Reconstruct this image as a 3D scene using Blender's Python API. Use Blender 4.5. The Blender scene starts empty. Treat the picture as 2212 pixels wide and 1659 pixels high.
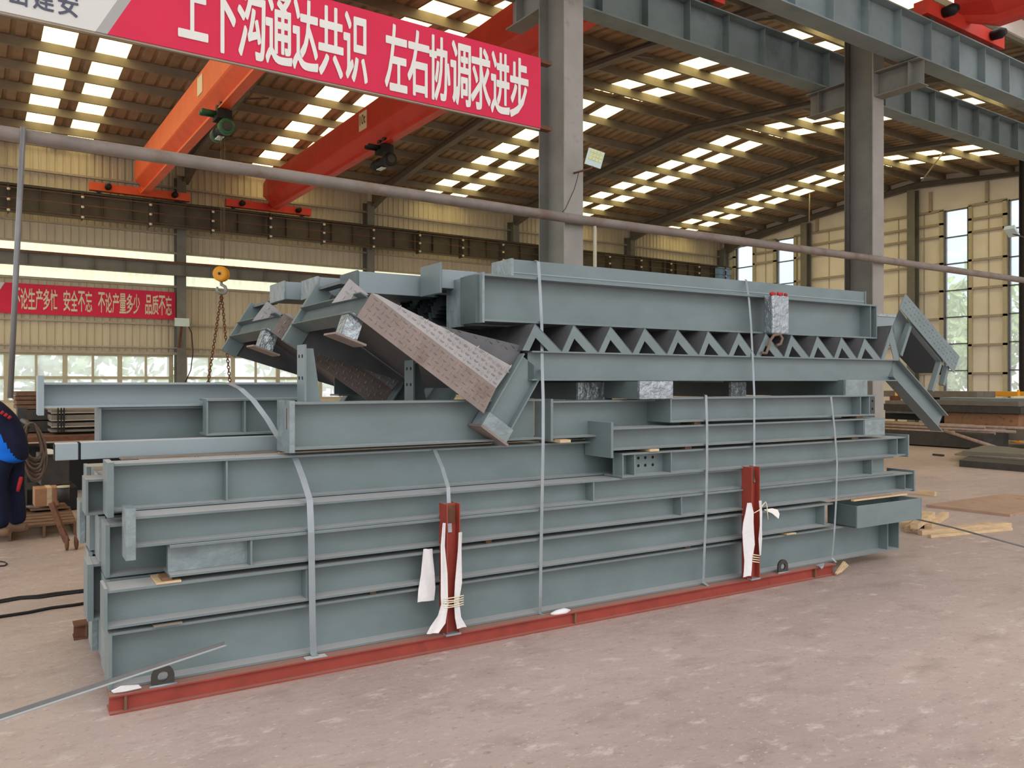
import bpy, math, random
from mathutils import Vector, Matrix
random.seed(7)
sc = bpy.context.scene
COL = sc.collection
# ---------------------------------------------------------------- camera, light, exposure
F = 1765.0            # focal length in pixels of the 2212 px wide frame
HOR = 825.0           # horizon row
EYE = 1.6
TB = math.radians(55.7)   # heading of the camera against the hall's long axis
TS = math.radians(58.2)   # heading against the steel pile's long axis
cam_d = bpy.data.cameras.new('camera')
cam_d.sensor_fit = 'HORIZONTAL'
cam_d.sensor_width = 36.0
cam_d.lens = 36.0 * F / 2212.0
cam_d.shift_y = (HOR - 829.5) / 2212.0
cam_d.clip_end = 500
cam = bpy.data.objects.new('camera', cam_d)
COL.objects.link(cam)
cam.location = (0, 0, EYE)
cam.rotation_euler = (math.radians(90), 0, TB - math.radians(90))
sc.camera = cam
w = bpy.data.worlds.new('overcast_sky')
sc.world = w
w.use_nodes = True
nt = w.node_tree
bg = nt.nodes['Background']
tc = nt.nodes.new('ShaderNodeTexCoord')
sepw = nt.nodes.new('ShaderNodeSeparateXYZ')
rw = nt.nodes.new('ShaderNodeValToRGB')
nt.links.new(tc.outputs['Generated'], sepw.inputs[0])
nt.links.new(sepw.outputs['Z'], rw.inputs[0])
rw.color_ramp.elements[0].position = 0.0
rw.color_ramp.elements[0].color = (0.80, 0.84, 0.88, 1)
rw.color_ramp.elements[1].position = 0.12
rw.color_ramp.elements[1].color = (0.58, 0.72, 0.96, 1)
e3 = rw.color_ramp.elements.new(0.34); e3.color = (1.0, 0.985, 0.96, 1)
# paler, bluer sky low down on the far right side, bright haze elsewhere
rw2 = nt.nodes.new('ShaderNodeMapRange'); rw2.inputs['From Min'].default_value = .55; rw2.inputs['From Max'].default_value = .8
nt.links.new(sepw.outputs['X'], rw2.inputs['Value'])
mixw = nt.nodes.new('ShaderNodeMixRGB'); mixw.inputs[1].default_value = (0.955, 0.98, 1.0, 1)
nt.links.new(rw2.outputs[0], mixw.inputs[0]); nt.links.new(rw.outputs[0], mixw.inputs[2])
nt.links.new(mixw.outputs[0], bg.inputs['Color'])
bg.inputs['Strength'].default_value = 1.15
sun_d = bpy.data.lights.new('soft_daylight', 'SUN')
sun_d.energy = 0.9
sun_d.angle = math.radians(50)
sun_d.color = (1.0, 0.97, 0.93)
sun = bpy.data.objects.new('soft_daylight', sun_d)
COL.objects.link(sun)
sun.location = (0, -8, 20)
sun.rotation_euler = (math.radians(38), math.radians(-14), 0)
sc.view_settings.view_transform = 'Standard'
sc.view_settings.look = 'None'
sc.view_settings.exposure = 0.55
sc.view_settings.gamma = 1.0
sc.view_settings.use_curve_mapping = False

# ---------------------------------------------------------------- picture -> place helpers
def _ray(u, v, th):
    c, s = math.cos(th), math.sin(th)
    t = (u - 1106.0) / F
    return Vector((c + s * t, s - c * t, (HOR - v) / F))
def bp(u, v, y):
    """hall point on the plane Y = y seen at pixel u, v"""
    r = _ray(u, v, TB); return Vector((0, 0, EYE)) + r * (y / r.y)
def bx(u, v, x):
    r = _ray(u, v, TB); return Vector((0, 0, EYE)) + r * (x / r.x)
def gz(u, v, z=0.0):
    r = _ray(u, v, TB); return Vector((0, 0, EYE)) + r * ((z - EYE) / r.z)
def sp(u, v, y):
    """point in the steel pile's own axes on its plane Y = y"""
    r = _ray(u, v, TS); return Vector((0, 0, EYE)) + r * (y / r.y)
def sX(u, y):
    return sp(u, 800, y).x
MS = Matrix.Rotation(TB - TS, 4, 'Z')
FRAME = [Matrix.Identity(4)]
def use_pile(): FRAME[0] = MS
def use_hall(): FRAME[0] = Matrix.Identity(4)

# ---------------------------------------------------------------- materials
def lin(r, g, b):
    o = []
    for c in (r, g, b):
        c = c / 255.0
        o.append(c / 12.92 if c <= 0.04045 else ((c + 0.055) / 1.055) ** 2.4)
    return (*o, 1.0)
def mat(name, rgb, rough=0.6, metal=0.0, var=0.12, scale=6.0, dust=None, bump=0.0, bscale=40.0,
        spec=0.4, stain=None, stretch=(1, 1, 1)):
    m = bpy.data.materials.new(name)
    m.use_nodes = True
    n, l = m.node_tree.nodes, m.node_tree.links
    p = n['Principled BSDF']
    p.inputs['Roughness'].default_value = rough
    p.inputs['Metallic'].default_value = metal
    p.inputs['Specular IOR Level'].default_value = spec
    c = lin(*rgb)
    g = n.new('ShaderNodeNewGeometry')
    mp = n.new('ShaderNodeMapping')
    mp.inputs['Scale'].default_value = stretch
    l.new(g.outputs['Position'], mp.inputs['Vector'])
    nz = n.new('ShaderNodeTexNoise')
    nz.inputs['Scale'].default_value = scale
    nz.inputs['Detail'].default_value = 5
    l.new(mp.outputs[0], nz.inputs['Vector'])
    rp = n.new('ShaderNodeValToRGB')
    rp.color_ramp.elements[0].position = 0.3
    rp.color_ramp.elements[1].position = 0.7
    rp.color_ramp.elements[0].color = tuple(x * (1 - var) for x in c[:3]) + (1,)
    rp.color_ramp.elements[1].color = tuple(min(1, x * (1 + var)) for x in c[:3]) + (1,)
    l.new(nz.outputs['Fac'], rp.inputs[0])
    out = rp.outputs[0]
    if stain:
        srgb, sscale, lo, hi = stain
        n2 = n.new('ShaderNodeTexNoise')
        n2.inputs['Scale'].default_value = sscale
        n2.inputs['Detail'].default_value = 8
        n2.inputs['Roughness'].default_value = 0.65
        l.new(mp.outputs[0], n2.inputs['Vector'])
        r2 = n.new('ShaderNodeValToRGB')
        r2.color_ramp.elements[0].position = lo
        r2.color_ramp.elements[1].position = hi
        l.new(n2.outputs['Fac'], r2.inputs[0])
        mx = n.new('ShaderNodeMixRGB')
        l.new(r2.outputs[0], mx.inputs[0])
        l.new(out, mx.inputs[1])
        mx.inputs[2].default_value = lin(*srgb)
        out = mx.outputs[0]
    if dust:
        sx = n.new('ShaderNodeSeparateXYZ')
        l.new(g.outputs['Normal'], sx.inputs[0])
        mr = n.new('ShaderNodeMapRange')
        mr.inputs['From Min'].default_value = 0.6
        mr.inputs['From Max'].default_value = 0.95
        mr.inputs['To Max'].default_value = 0.9
        l.new(sx.outputs['Z'], mr.inputs['Value'])
        mx = n.new('ShaderNodeMixRGB')
        l.new(mr.outputs[0], mx.inputs[0])
        l.new(out, mx.inputs[1])
        mx.inputs[2].default_value = lin(*dust)
        out = mx.outputs[0]
    l.new(out, p.inputs['Base Color'])
    if bump:
        nb = n.new('ShaderNodeTexNoise')
        nb.inputs['Scale'].default_value = bscale
        nb.inputs['Detail'].default_value = 4
        l.new(mp.outputs[0], nb.inputs['Vector'])
        bn = n.new('ShaderNodeBump')
        bn.inputs['Strength'].default_value = bump
        bn.inputs['Distance'].default_value = 0.02
        l.new(nb.outputs['Fac'], bn.inputs['Height'])
        l.new(bn.outputs[0], p.inputs['Normal'])
    return m
def glow(name, rgb, strength, var=0.12, scale=2.0):
    m = bpy.data.materials.new(name)
    m.use_nodes = True
    n, l = m.node_tree.nodes, m.node_tree.links
    p = n['Principled BSDF']
    p.inputs['Base Color'].default_value = lin(*rgb)
    p.inputs['Roughness'].default_value = 0.6
    nz = n.new('ShaderNodeTexNoise')
    nz.inputs['Scale'].default_value = scale
    g = n.new('ShaderNodeNewGeometry')
    l.new(g.outputs['Position'], nz.inputs['Vector'])
    mr = n.new('ShaderNodeMapRange')
    mr.inputs['To Min'].default_value = strength * (1 - var)
    mr.inputs['To Max'].default_value = strength * (1 + var)
    l.new(nz.outputs['Fac'], mr.inputs['Value'])
    p.inputs['Emission Color'].default_value = lin(*rgb)
    l.new(mr.outputs[0], p.inputs['Emission Strength'])
    return m
def glass(name, milky=0.25):
    m = bpy.data.materials.new(name)
    m.use_nodes = True
    n, l = m.node_tree.nodes, m.node_tree.links
    n.remove(n['Principled BSDF'])
    out = n['Material Output']
    t = n.new('ShaderNodeBsdfTransparent')
    tr = n.new('ShaderNodeBsdfTranslucent')
    tr.inputs[0].default_value = (0.95, 0.97, 0.97, 1)
    gl = n.new('ShaderNodeBsdfGlossy')
    gl.inputs['Roughness'].default_value = 0.05
    m1 = n.new('ShaderNodeMixShader'); m1.inputs[0].default_value = milky
    m2 = n.new('ShaderNodeMixShader'); m2.inputs[0].default_value = 0.06
    l.new(t.outputs[0], m1.inputs[1]); l.new(tr.outputs[0], m1.inputs[2])
    l.new(m1.outputs[0], m2.inputs[1]); l.new(gl.outputs[0], m2.inputs[2])
    l.new(m2.outputs[0], out.inputs['Surface'])
    return m
M = dict(
    paint=mat('grey_primer', (111, 124, 125), .42, var=.09, scale=3.5, dust=(182, 180, 179), spec=.45, bump=.05, bscale=25, stretch=(1, 1, 1.6)),
    paintb=mat('bluish_primer', (138, 150, 154), .45, var=.07, scale=3, dust=(200, 200, 198), bump=.05, bscale=25),
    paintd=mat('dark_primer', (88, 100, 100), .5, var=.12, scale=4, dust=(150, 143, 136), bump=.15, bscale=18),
    wrap=mat('taped_wrapping', (124, 136, 138), .35, var=.18, scale=9, bump=.7, bscale=14, spec=.6),
    foil=mat('silver_foil', (158, 166, 170), .3, metal=.7, var=.15, scale=20, bump=.9, bscale=22),
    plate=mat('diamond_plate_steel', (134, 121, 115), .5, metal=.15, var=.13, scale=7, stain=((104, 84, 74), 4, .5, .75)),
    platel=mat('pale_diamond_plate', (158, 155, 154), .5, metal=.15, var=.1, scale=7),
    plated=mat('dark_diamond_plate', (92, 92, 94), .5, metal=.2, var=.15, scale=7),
    oxide=mat('red_oxide', (150, 62, 50), .6, var=.14, scale=6, dust=(160, 122, 108), stain=((120, 52, 42), 9, .55, .8)),
    rust=mat('rusty_steel', (104, 68, 48), .75, var=.25, scale=14, bump=.1),
    dark=mat('dark_steel', (62, 58, 54), .6, var=.2, scale=8),
    black=mat('black_rubber', (22, 22, 22), .6, var=.2),
    hole=mat('recess_shade_dark', (14, 16, 17), .8),  # near-black colour standing in for shade in recesses
    galv=mat('strap_steel', (150, 158, 162), .38, metal=.35, var=.12, scale=6, stain=((140, 134, 130), 3, .55, .8)),
    cloth=mat('white_cloth', (226, 222, 222), .85, var=.05, scale=6, bump=.25, bscale=30, spec=.1),
    wood=mat('pale_timber', (204, 176, 138), .75, var=.14, scale=9, bump=.1, stretch=(1, 1, 5)),
    woodd=mat('old_timber', (112, 84, 62), .8, var=.25, scale=8, bump=.1),
    floor=None,
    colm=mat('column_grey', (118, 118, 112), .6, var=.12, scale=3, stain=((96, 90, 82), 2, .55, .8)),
    collit=mat('column_grey_lit', (154, 150, 142), .6, var=.1, scale=3, stain=((126, 116, 106), 3, .58, .75)),  # column grey lightened to paint the light on the front face
    steel=mat('roof_steel', (112, 106, 96), .6, var=.12, scale=3),
    purl=mat('purlin_steel', (132, 124, 108), .55, var=.12, scale=3),
    runway=mat('runway_green_grey', (122, 136, 136), .55, var=.12, scale=2, stain=((84, 96, 98), 1.5, .55, .8)),
    runwayd=mat('runway_dark', (86, 80, 68), .6, var=.15, scale=3),
    walls=mat('cream_sheet', (206, 196, 170), .6, var=.07, scale=1.2, stretch=(4, 1, .4)),
    wallp=mat('cream_panel', (238, 232, 222), .55, var=.05, scale=1.5),
    girt=mat('wall_girt', (176, 166, 148), .6, var=.08),
    roof=mat('brown_roof_sheet', (150, 128, 100), .6, var=.2, scale=3),
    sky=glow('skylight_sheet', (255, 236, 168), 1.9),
    skyn=glow('added_near_skylight', (246, 249, 255), 2.1),  # glow of the added near-bay strips, neutral light for the pile
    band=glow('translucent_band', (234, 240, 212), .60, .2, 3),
    orange=mat('crane_orange', (226, 96, 56), .45, var=.08, scale=3),
    red=mat('crane_red', (204, 64, 50), .45, var=.08, scale=3),
    banner=mat('banner_red', (220, 52, 84), .6, var=.04, scale=2, spec=.2, bump=.12, bscale=3),
    bannerg=mat('banner_pale_grey', (222, 222, 218), .6, var=.03, scale=2, spec=.2),
    bannerm=mat('banner_mid_grey', (176, 174, 172), .6, var=.03, scale=2, spec=.2),
    letter=mat('white_lettering', (236, 236, 228), .6, var=.03, scale=5, spec=.2),
    letterg=mat('grey_lettering', (92, 96, 112), .6, var=.05, spec=.2),
    letterc=mat('cream_lettering', (228, 218, 190), .6, var=.03, spec=.2),
    green=mat('hoist_green', (44, 92, 62), .4, var=.2, scale=10),
    yellow=mat('hook_yellow', (226, 158, 40), .45, var=.1),
    post=mat('yellow_post', (240, 168, 44), .5, var=.06),
    navy=mat('navy_cloth', (30, 34, 56), .85, var=.15, scale=12, bump=.3, bscale=14, spec=.15),
    blue=mat('bright_blue_cloth', (22, 108, 214), .8, var=.1, scale=10, bump=.3, bscale=14, spec=.15),
    skin=mat('skin', (198, 150, 122), .6, var=.05),
    hair=mat('black_hair', (24, 20, 18), .6),
    shoe=mat('brown_shoe', (120, 92, 70), .7),
    pipeg=mat('pipe_grey', (132, 122, 114), .55, var=.15, scale=5, stain=((112, 88, 72), 3, .52, .72)),
    barm=mat('weathered_pipe', (158, 136, 124), .7, var=.2, scale=12),
    card=mat('cardboard', (170, 126, 92), .85, var=.15, scale=6, stain=((120, 88, 62), 6, .52, .66)),
    tan=mat('board_grey', (124, 116, 106), .8, var=.15, scale=8),
    rope=mat('cable_brown', (112, 94, 80), .75, var=.2, scale=20),
    wire=mat('wire_grey', (128, 128, 128), .45, metal=.4),
    lampw=mat('lamp_white', (206, 226, 224), .4, var=.03),
    led=mat('lamp_led_yellow', (228, 228, 150), .4, var=.05),
    sill=mat('window_frame', (192, 186, 160), .55, var=.05),
    wframe=mat('dark_window_bar', (104, 106, 114), .5),
    glass=glass('glare_glass', .40), glass2=glass('light_glare_glass', .22),  # milky mix in the panes stands in for overexposed daylight outside
    leaf=mat('foliage', (172, 200, 140), .8, var=.3, scale=2.5, spec=.1),
    asphalt=mat('yard_ground', (190, 186, 178), .9, var=.06),
    carred=mat('car_red', (190, 40, 44), .3), redcloth=mat('red_rag', (176, 40, 44), .85, var=.2),
    deck=mat('galvanised_deck', (70, 78, 80), .35, metal=.5, var=.2),
    bluebox=mat('blue_panel', (120, 160, 205), .5),
)

def floor_mat():
    m = mat('concrete_floor', (176, 158, 149), .5, var=.16, scale=.5, bump=.35, bscale=9, spec=.3, stretch=(.8, 1.3, 1))
    n, l = m.node_tree.nodes, m.node_tree.links
    p = n['Principled BSDF']
    out = p.inputs['Base Color'].links[0].from_socket
    mp = [q for q in n if q.type == 'MAPPING'][0]
    for scale, rgh, lo, hi, rgb, fac in ((3.2, .62, .52, .72, (136, 118, 110), .5), (5.5, .72, .56, .70, (218, 206, 198), .7), (26, .6, .58, .72, (126, 108, 100), .65), (40, .5, .62, .7, (216, 204, 196), .5)):
        t = n.new('ShaderNodeTexNoise'); t.inputs['Scale'].default_value = scale; t.inputs['Detail'].default_value = 9; t.inputs['Roughness'].default_value = rgh
        l.new(mp.outputs[0], t.inputs['Vector'])
        r = n.new('ShaderNodeMapRange'); r.inputs['From Min'].default_value = lo; r.inputs['From Max'].default_value = hi; r.inputs['To Max'].default_value = fac
        l.new(t.outputs['Fac'], r.inputs['Value'])
        x = n.new('ShaderNodeMixRGB'); l.new(r.outputs[0], x.inputs[0]); l.new(out, x.inputs[1]); x.inputs[2].default_value = lin(*rgb)
        out = x.outputs[0]
    l.new(out, p.inputs['Base Color'])
    return m
M['floor'] = floor_mat()

# ---------------------------------------------------------------- mesh building
class MB:
    def __init__(self): self.v, self.f, self.s = [], [], []
    def add(self, vs, fs, smooth=False):
        o = len(self.v)
        self.v += [Vector(p) for p in vs]
        for q in fs:
            self.f.append([i + o for i in q]); self.s.append(smooth)
        return self
    def box(self, x0, x1, y0, y1, z0, z1):
        vs = [(x, y, z) for x in (x0, x1) for y in (y0, y1) for z in (z0, z1)]
        return self.add(vs, [(0, 1, 3, 2), (4, 6, 7, 5), (0, 4, 5, 1), (2, 3, 7, 6), (0, 2, 6, 4), (1, 5, 7, 3)])
    def slab(self, pts, d):
        """polygon pts pushed along vector d"""
        pts = [Vector(p) for p in pts]; d = Vector(d); n = len(pts)
        vs = pts + [p + d for p in pts]
        fs = [list(range(n))[::-1], list(range(n, 2 * n))]
        fs += [(i, (i + 1) % n, n + (i + 1) % n, n + i) for i in range(n)]
        return self.add(vs, fs)
    def ext(self, prof, a, b, up=(0, 0, 1)):
        """2D profile (side, up) carried from a to b"""
        a, b, up = Vector(a), Vector(b), Vector(up)
        d = (b - a).normalized()
        side = up.cross(d).normalized(); u2 = d.cross(side).normalized()
        n = len(prof)
        vs = [a + side * p[0] + u2 * p[1] for p in prof] + [b + side * p[0] + u2 * p[1] for p in prof]
        fs = [list(range(n))[::-1], list(range(n, 2 * n))]
        fs += [(i, (i + 1) % n, n + (i + 1) % n, n + i) for i in range(n)]
        return self.add(vs, fs)
    def bar(self, a, b, wd, ht, up=(0, 0, 1)):
        return self.ext([(-wd / 2, -ht / 2), (wd / 2, -ht / 2), (wd / 2, ht / 2), (-wd / 2, ht / 2)], a, b, up)
    def tube(self, pts, r, n=8, closed=False):
        pts = [Vector(p) for p in pts]
        k = len(pts); rings = []
        prev = None
        for i, p in enumerate(pts):
            if closed: d = pts[(i + 1) % k] - pts[i - 1]
            else: d = pts[min(i + 1, k - 1)] - pts[max(i - 1, 0)]
            d.normalize()
            if prev is None:
                ref = Vector((0, 0, 1)) if abs(d.z) < .9 else Vector((1, 0, 0))
                side = d.cross(ref).normalized()
            else:
                side = (prev - d * prev.dot(d)).normalized()
            prev = side
            up = d.cross(side)
            rr = r[i] if isinstance(r, (list, tuple)) else r
            rings.append([p + side * math.cos(2 * math.pi * j / n) * rr + up * math.sin(2 * math.pi * j / n) * rr for j in range(n)])
        vs = [q for ring in rings for q in ring]
        fs = []
        for i in range(k if closed else k - 1):
            for j in range(n):
                a, b = i * n + j, i * n + (j + 1) % n
                i2 = (i + 1) % k
                fs.append((a, b, i2 * n + (j + 1) % n, i2 * n + j))
        self.add(vs, fs, True)
        if not closed:
            o = len(self.v) - k * n
            self.f.append([o + j for j in range(n)][::-1]); self.s.append(False)
            self.f.append([o + (k - 1) * n + j for j in range(n)]); self.s.append(False)
        return self
    def lathe(self, a, b, prof, n=20):
        """profile of (t along a-b, radius)"""
        a, b = Vector(a), Vector(b)
        d = b - a
        return self.tube([a + d * t for t, r in prof], [max(r, 1e-4) for t, r in prof], n)
    def strap(self, pts, side, wd, th=.0015):
        """flat band following pts, lying across vector side"""
        pts = [Vector(p) for p in pts]; s = Vector(side).normalized() * wd / 2
        vs = []
        for i, p in enumerate(pts):
            d = (pts[min(i + 1, len(pts) - 1)] - pts[max(i - 1, 0)]).normalized()
            nrm = d.cross(s).normalized() * th
            vs += [p - s, p + s, p + s + nrm, p - s + nrm]
        fs = []
        for i in range(len(pts) - 1):
            for j in range(4):
                fs.append((4 * i + j, 4 * i + (j + 1) % 4, 4 * i + 4 + (j + 1) % 4, 4 * i + 4 + j))
        e = 4 * (len(pts) - 1)
        fs += [(3, 2, 1, 0), (e, e + 1, e + 2, e + 3)]
        return self.add(vs, fs)
    def lo(self):
        P = [FRAME[0] @ p for p in self.v]
        xs = [p.x for p in P]; ys = [p.y for p in P]; zs = [p.z for p in P]
        return Vector(((min(xs) + max(xs)) / 2, (min(ys) + max(ys)) / 2, min(zs)))
def rootloc(o):
    while o.parent: o = o.parent
    return o.location
def build(mb, name, material, parent=None, bevel=0.0):
    me = bpy.data.meshes.new(name)
    loc = rootloc(parent) if parent else mb.lo()
    me.from_pydata([tuple((FRAME[0] @ p) - loc) for p in mb.v], [], mb.f)
    me.polygons.foreach_set('use_smooth', mb.s)
    import bmesh
    b = bmesh.new(); b.from_mesh(me)
    bmesh.ops.recalc_face_normals(b, faces=b.faces)
    b.to_mesh(me); b.free()
    me.materials.append(M[material] if isinstance(material, str) else material)
    o = bpy.data.objects.new(name, me)
    COL.objects.link(o)
    if parent: o.parent = parent
    else: o.location = loc
    if bevel:
        md = o.modifiers.new('bevel', 'BEVEL'); md.width = bevel; md.segments = 2; md.limit_method = 'ANGLE'
    return o
def tag(o, label, cat, group=None):
    o['label'] = label; o['category'] = cat
    if group: o['group'] = group
    return o
def thing(name, loc, label, cat, group=None):
    o = bpy.data.objects.new(name, None)
    COL.objects.link(o)
    o.empty_display_size = .1
    o.location = FRAME[0] @ Vector(loc)
    return tag(o, label, cat, group)
def struct(mb, name, material, parent=None):
    o = build(mb, name, material, parent)
    if not parent: o['kind'] = 'structure'
    return o
def copy_tree(o, off, label=None, group=None, parent=None):
    c = o.copy(); COL.objects.link(c)
    if parent: c.parent = parent
    else:
        c.location = o.location + (FRAME[0].to_3x3() @ Vector(off))
        if label: c['label'] = label
        if group: c['group'] = group
    for ch in list(o.children): copy_tree(ch, off, parent=c)
    return c
def I(h, b, tf=.012, tw=.008):
    return [(-b / 2, 0), (b / 2, 0), (b / 2, tf), (tw / 2, tf), (tw / 2, h - tf), (b / 2, h - tf), (b / 2, h), (-b / 2, h), (-b / 2, h - tf), (-tw / 2, h - tf), (-tw / 2, tf), (-b / 2, tf)]
def C(h, b, tf=.01, tw=.008):
    return [(0, 0), (b, 0), (b, tf), (tw, tf), (tw, h - tf), (b, h - tf), (b, h), (0, h)]
def textmesh(body, bold=0.0):
    cu = bpy.data.curves.new('t', 'FONT'); cu.body = body; cu.size = 1; cu.offset = bold
    cu.resolution_u = 3
    ob = bpy.data.objects.new('t', cu); COL.objects.link(ob)
    dg = bpy.context.evaluated_depsgraph_get()
    me = bpy.data.meshes.new_from_object(ob.evaluated_get(dg))
    vs = [v.co.copy() for v in me.vertices]; fs = [list(p.vertices) for p in me.polygons]
    bpy.data.objects.remove(ob); bpy.data.curves.remove(cu); bpy.data.meshes.remove(me)
    return vs, fs
def lettering(body, x0, x1, z0, z1, y, bold=.02):
    """writing fitted into the rectangle x0..x1, z0..z1, facing -Y"""
    vs, fs = textmesh(body)
    ax, bx_ = min(p.x for p in vs), max(p.x for p in vs)
    ay, by = min(p.y for p in vs), max(p.y for p in vs)
    q = []
    for p in vs:
        q.append(Vector((x0 + (p.x - ax) / (bx_ - ax) * (x1 - x0), y, z0 + (p.y - ay) / (by - ay) * (z1 - z0))))
    mb = MB()
    dx, dz = bold * (x1 - x0) / max(bx_ - ax, .1), bold * (z1 - z0) / max(by - ay, .1)
    for k, (a, b) in enumerate(((0, 0), (1, 0), (-1, 0), (0, .7), (0, -.7), (.8, .6), (-.8, .6), (.8, -.6), (-.8, -.6))):
        mb.add([p + Vector((a * dx, -.0004 * k, b * dz)) for p in q], fs)
    return mb
ORD = ['first', 'second', 'third', 'fourth', 'fifth', 'sixth', 'seventh', 'eighth', 'ninth', 'tenth', 'eleventh', 'twelfth', 'thirteenth', 'fourteenth', 'fifteenth', 'sixteenth', 'seventeenth', 'eighteenth', 'nineteenth', 'twentieth']
# ================================================================ THE HALL
use_hall()
YW, XE = 26.2, 29.8            # back wall, end wall
RIDGE, EAVE_N, EAVE_F = 16.7, 7.4, 26.2
def roofz(y): return 9.25 - .1 * abs(y - RIDGE)
struct(MB().box(-45, 60, -40, 26.25, -.12, 0), 'floor', 'floor')
mb = MB(); mb.box(-60, 120, 26.3, 120, -.2, -.02); mb.box(60.2, 120, -60, 26.25, -.2, -.02)
struct(mb, 'trim_1', 'asphalt')
def corr_x(x0, x1, y, z0, z1, per=.2, dep=.03):
    """upright sheet ribbed across X"""
    mb = MB(); xs = []
    x = x0
    while x < x1 - 1e-6:
        for dx, dy in ((0, 0), (per * .55, 0), (per * .65, dep), (per * .9, dep)):
            if x + dx < x1: xs.append((x + dx, y - dep + dy))
        x += per
    xs.append((x1, y - dep))
    vs = [(a, b, z0) for a, b in xs] + [(a, b, z1) for a, b in xs]
    n = len(xs)
    return mb.add(vs, [(i, i + 1, n + i + 1, n + i) for i in range(n - 1)])
# back wall: low plinth, window ribbon, sheet, translucent band, sheet
mb = corr_x(-6, XE, YW, 2.45, 4.47)
mb.v += []; struct(mb, 'wall_back', 'walls')
up = corr_x(-6, XE, YW, 5.46, 8.3)
struct(up, 'wall_back_upper', 'walls')
mb = MB().box(-6, XE, YW - .1, YW + .1, 0, 1.03); struct(mb, 'wall_back_plinth', 'walls')
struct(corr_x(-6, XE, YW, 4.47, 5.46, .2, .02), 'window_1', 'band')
tr = 2
for z, hh, m_ in ((2.45, .08, 'girt'), (2.62, .04, 'girt'), (4.47, .07, 'girt'), (5.48, .06, 'girt'), (7.45, .06, 'girt'), (3.32, .05, 'girt'), (6.05, .05, 'girt')):
    mb = MB().box(-6, XE - .1, YW - .14, YW - .04, z - hh / 2, z + hh / 2)
    struct(mb, 'trim_%d' % tr, m_); tr += 1
# window ribbon of the back wall
FARC = [-.45, 5.6, 11.73, 17.73, 23.75]
wn = 2
for i in range(5):
    a = FARC[i] + .2
    b = (FARC[i + 1] if i < 4 else XE) - .2
    root = MB(); n = 8
    fr = MB()
    for k in range(n + 1):
        x = a + (b - a) * k / n
        wd = .06 if k % 2 == 0 else .03
        fr.box(x - wd, x + wd, YW - .04, YW + .06, 1.03, 2.42)
    for z in (1.06, 1.72, 2.39):
        fr.box(a, b, YW - .03, YW + .05, z - .04, z + .04)
    wo = struct(fr, 'window_%d' % wn, 'sill')
    build(MB().box(a, b, YW + .005, YW + .012, 1.05, 2.4), 'pane', 'glass', wo)
    wn += 1
# end wall: cream panels with girts, tall windows
WY = [(24.35, 25.28), (22.16, 23.02), (14.87, 15.69), (12.65, 13.5), (6.4, 7.3), (4.2, 5.1)]
edges = [YW]
for a, b in WY: edges += [b, a]
edges.append(-12.0)
mb = MB()
for k in range(0, len(edges), 2):
    y1, y0 = edges[k], edges[k + 1]
    mb.box(XE, XE + .12, y0, y1, 0, 9.2)
for a, b in WY:
    mb.box(XE, XE + .12, a, b, 0, 1.02); mb.box(XE, XE + .12, a, b, 7.82, 9.2)
struct(mb, 'wall_right', 'wallp')
g = MB()
for k in range(0, len(edges), 2):
    y1, y0 = edges[k], edges[k + 1]
    for z in (1.9, 2.9, 3.9, 4.9, 5.9, 6.9, 7.35, 7.85):
        g.box(XE - .1, XE - .01, y0 + .05, y1 - .05, z - .04, z + .04)
    y = y1 - .7
    while y > y0 + .4:
        g.box(XE - .03, XE - .005, y - .012, y + .012, 1.0, 7.9); y -= 1.0
for y in (24.0, 21.0, 19.5, 18.2, 16.2, 14.2, 12.2, 10.4):
    g.box(XE - .1, XE - .01, y - .05, y + .05, 7.85, 8.6)
struct(g, 'trim_%d' % tr, 'girt'); tr += 1
for a, b in WY:
    fr = MB()
    for y in (a, b): fr.box(XE - .02, XE + .1, y - .03, y + .03, 1.0, 7.84)
    for k in range(8):
        z = 1.04 + k * (7.8 - 1.04) / 7
        fr.box(XE - .02, XE + .06, a, b, z - .02, z + .02)
    wo = struct(fr, 'window_%d' % wn, 'wframe'); wn += 1
    jm = MB()
    for y, s in ((a, -1), (b, 1)): jm.box(XE - .1, XE + .11, y + s * .05, y + s * .17, 1.0, 7.84)
    build(jm, 'jamb', 'sill', wo)
    build(MB().box(XE + .03, XE + .038, a, b, 1.02, 7.82), 'pane', 'glass2', wo)
# roof: ribbed sheets along the slope, with skylight strips
def corr_roof(x0, x1, ya, yb, per=.3, dep=.05):
    mb = MB(); xs = []
    x = x0
    while x < x1 - 1e-6:
        for dx, dz in ((0, 0), (per * .6, 0), (per * .7, dep), (per * .9, dep)):
            if x + dx < x1: xs.append((x + dx, dz))
        x += per
    xs.append((x1, 0))
    n = len(xs)
    vs = [(a, ya, roofz(ya) + d) for a, d in xs] + [(a, yb, roofz(yb) + d) for a, d in xs]
    return mb.add(vs, [(i, i + 1, n + i + 1, n + i) for i in range(n - 1)])
RX = [-.45, 5.73, 11.85, 17.72, 23.75, 29.65]
strips = []
for x in (-6.5, -.45, 5.65, 11.76, 17.7, 23.75):
    strips += [(x + 1.98, x + 2.62), (x + 3.02, x + 3.66)]
segs = []; x = -6.3
for a, b in strips:
    if a > x: segs.append((x, a))
    x = b
segs.append((x, XE + .1))
mb = MB()
for a, b in segs:
    for ya, yb in ((RIDGE, EAVE_F), (EAVE_N, RIDGE)):
        q = corr_roof(a, b, ya, yb); mb.add(q.v, q.f)
struct(mb, 'ceiling', 'roof')
for a, b in strips:
    mb = MB()
    for ya, yb in ((RIDGE + .35, EAVE_F), (EAVE_N, RIDGE - .35)):
        q = corr_roof(a, b, ya, yb, .32, .04); mb.add(q.v, q.f)
    struct(mb, 'window_%d' % wn, 'sky'); wn += 1
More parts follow.
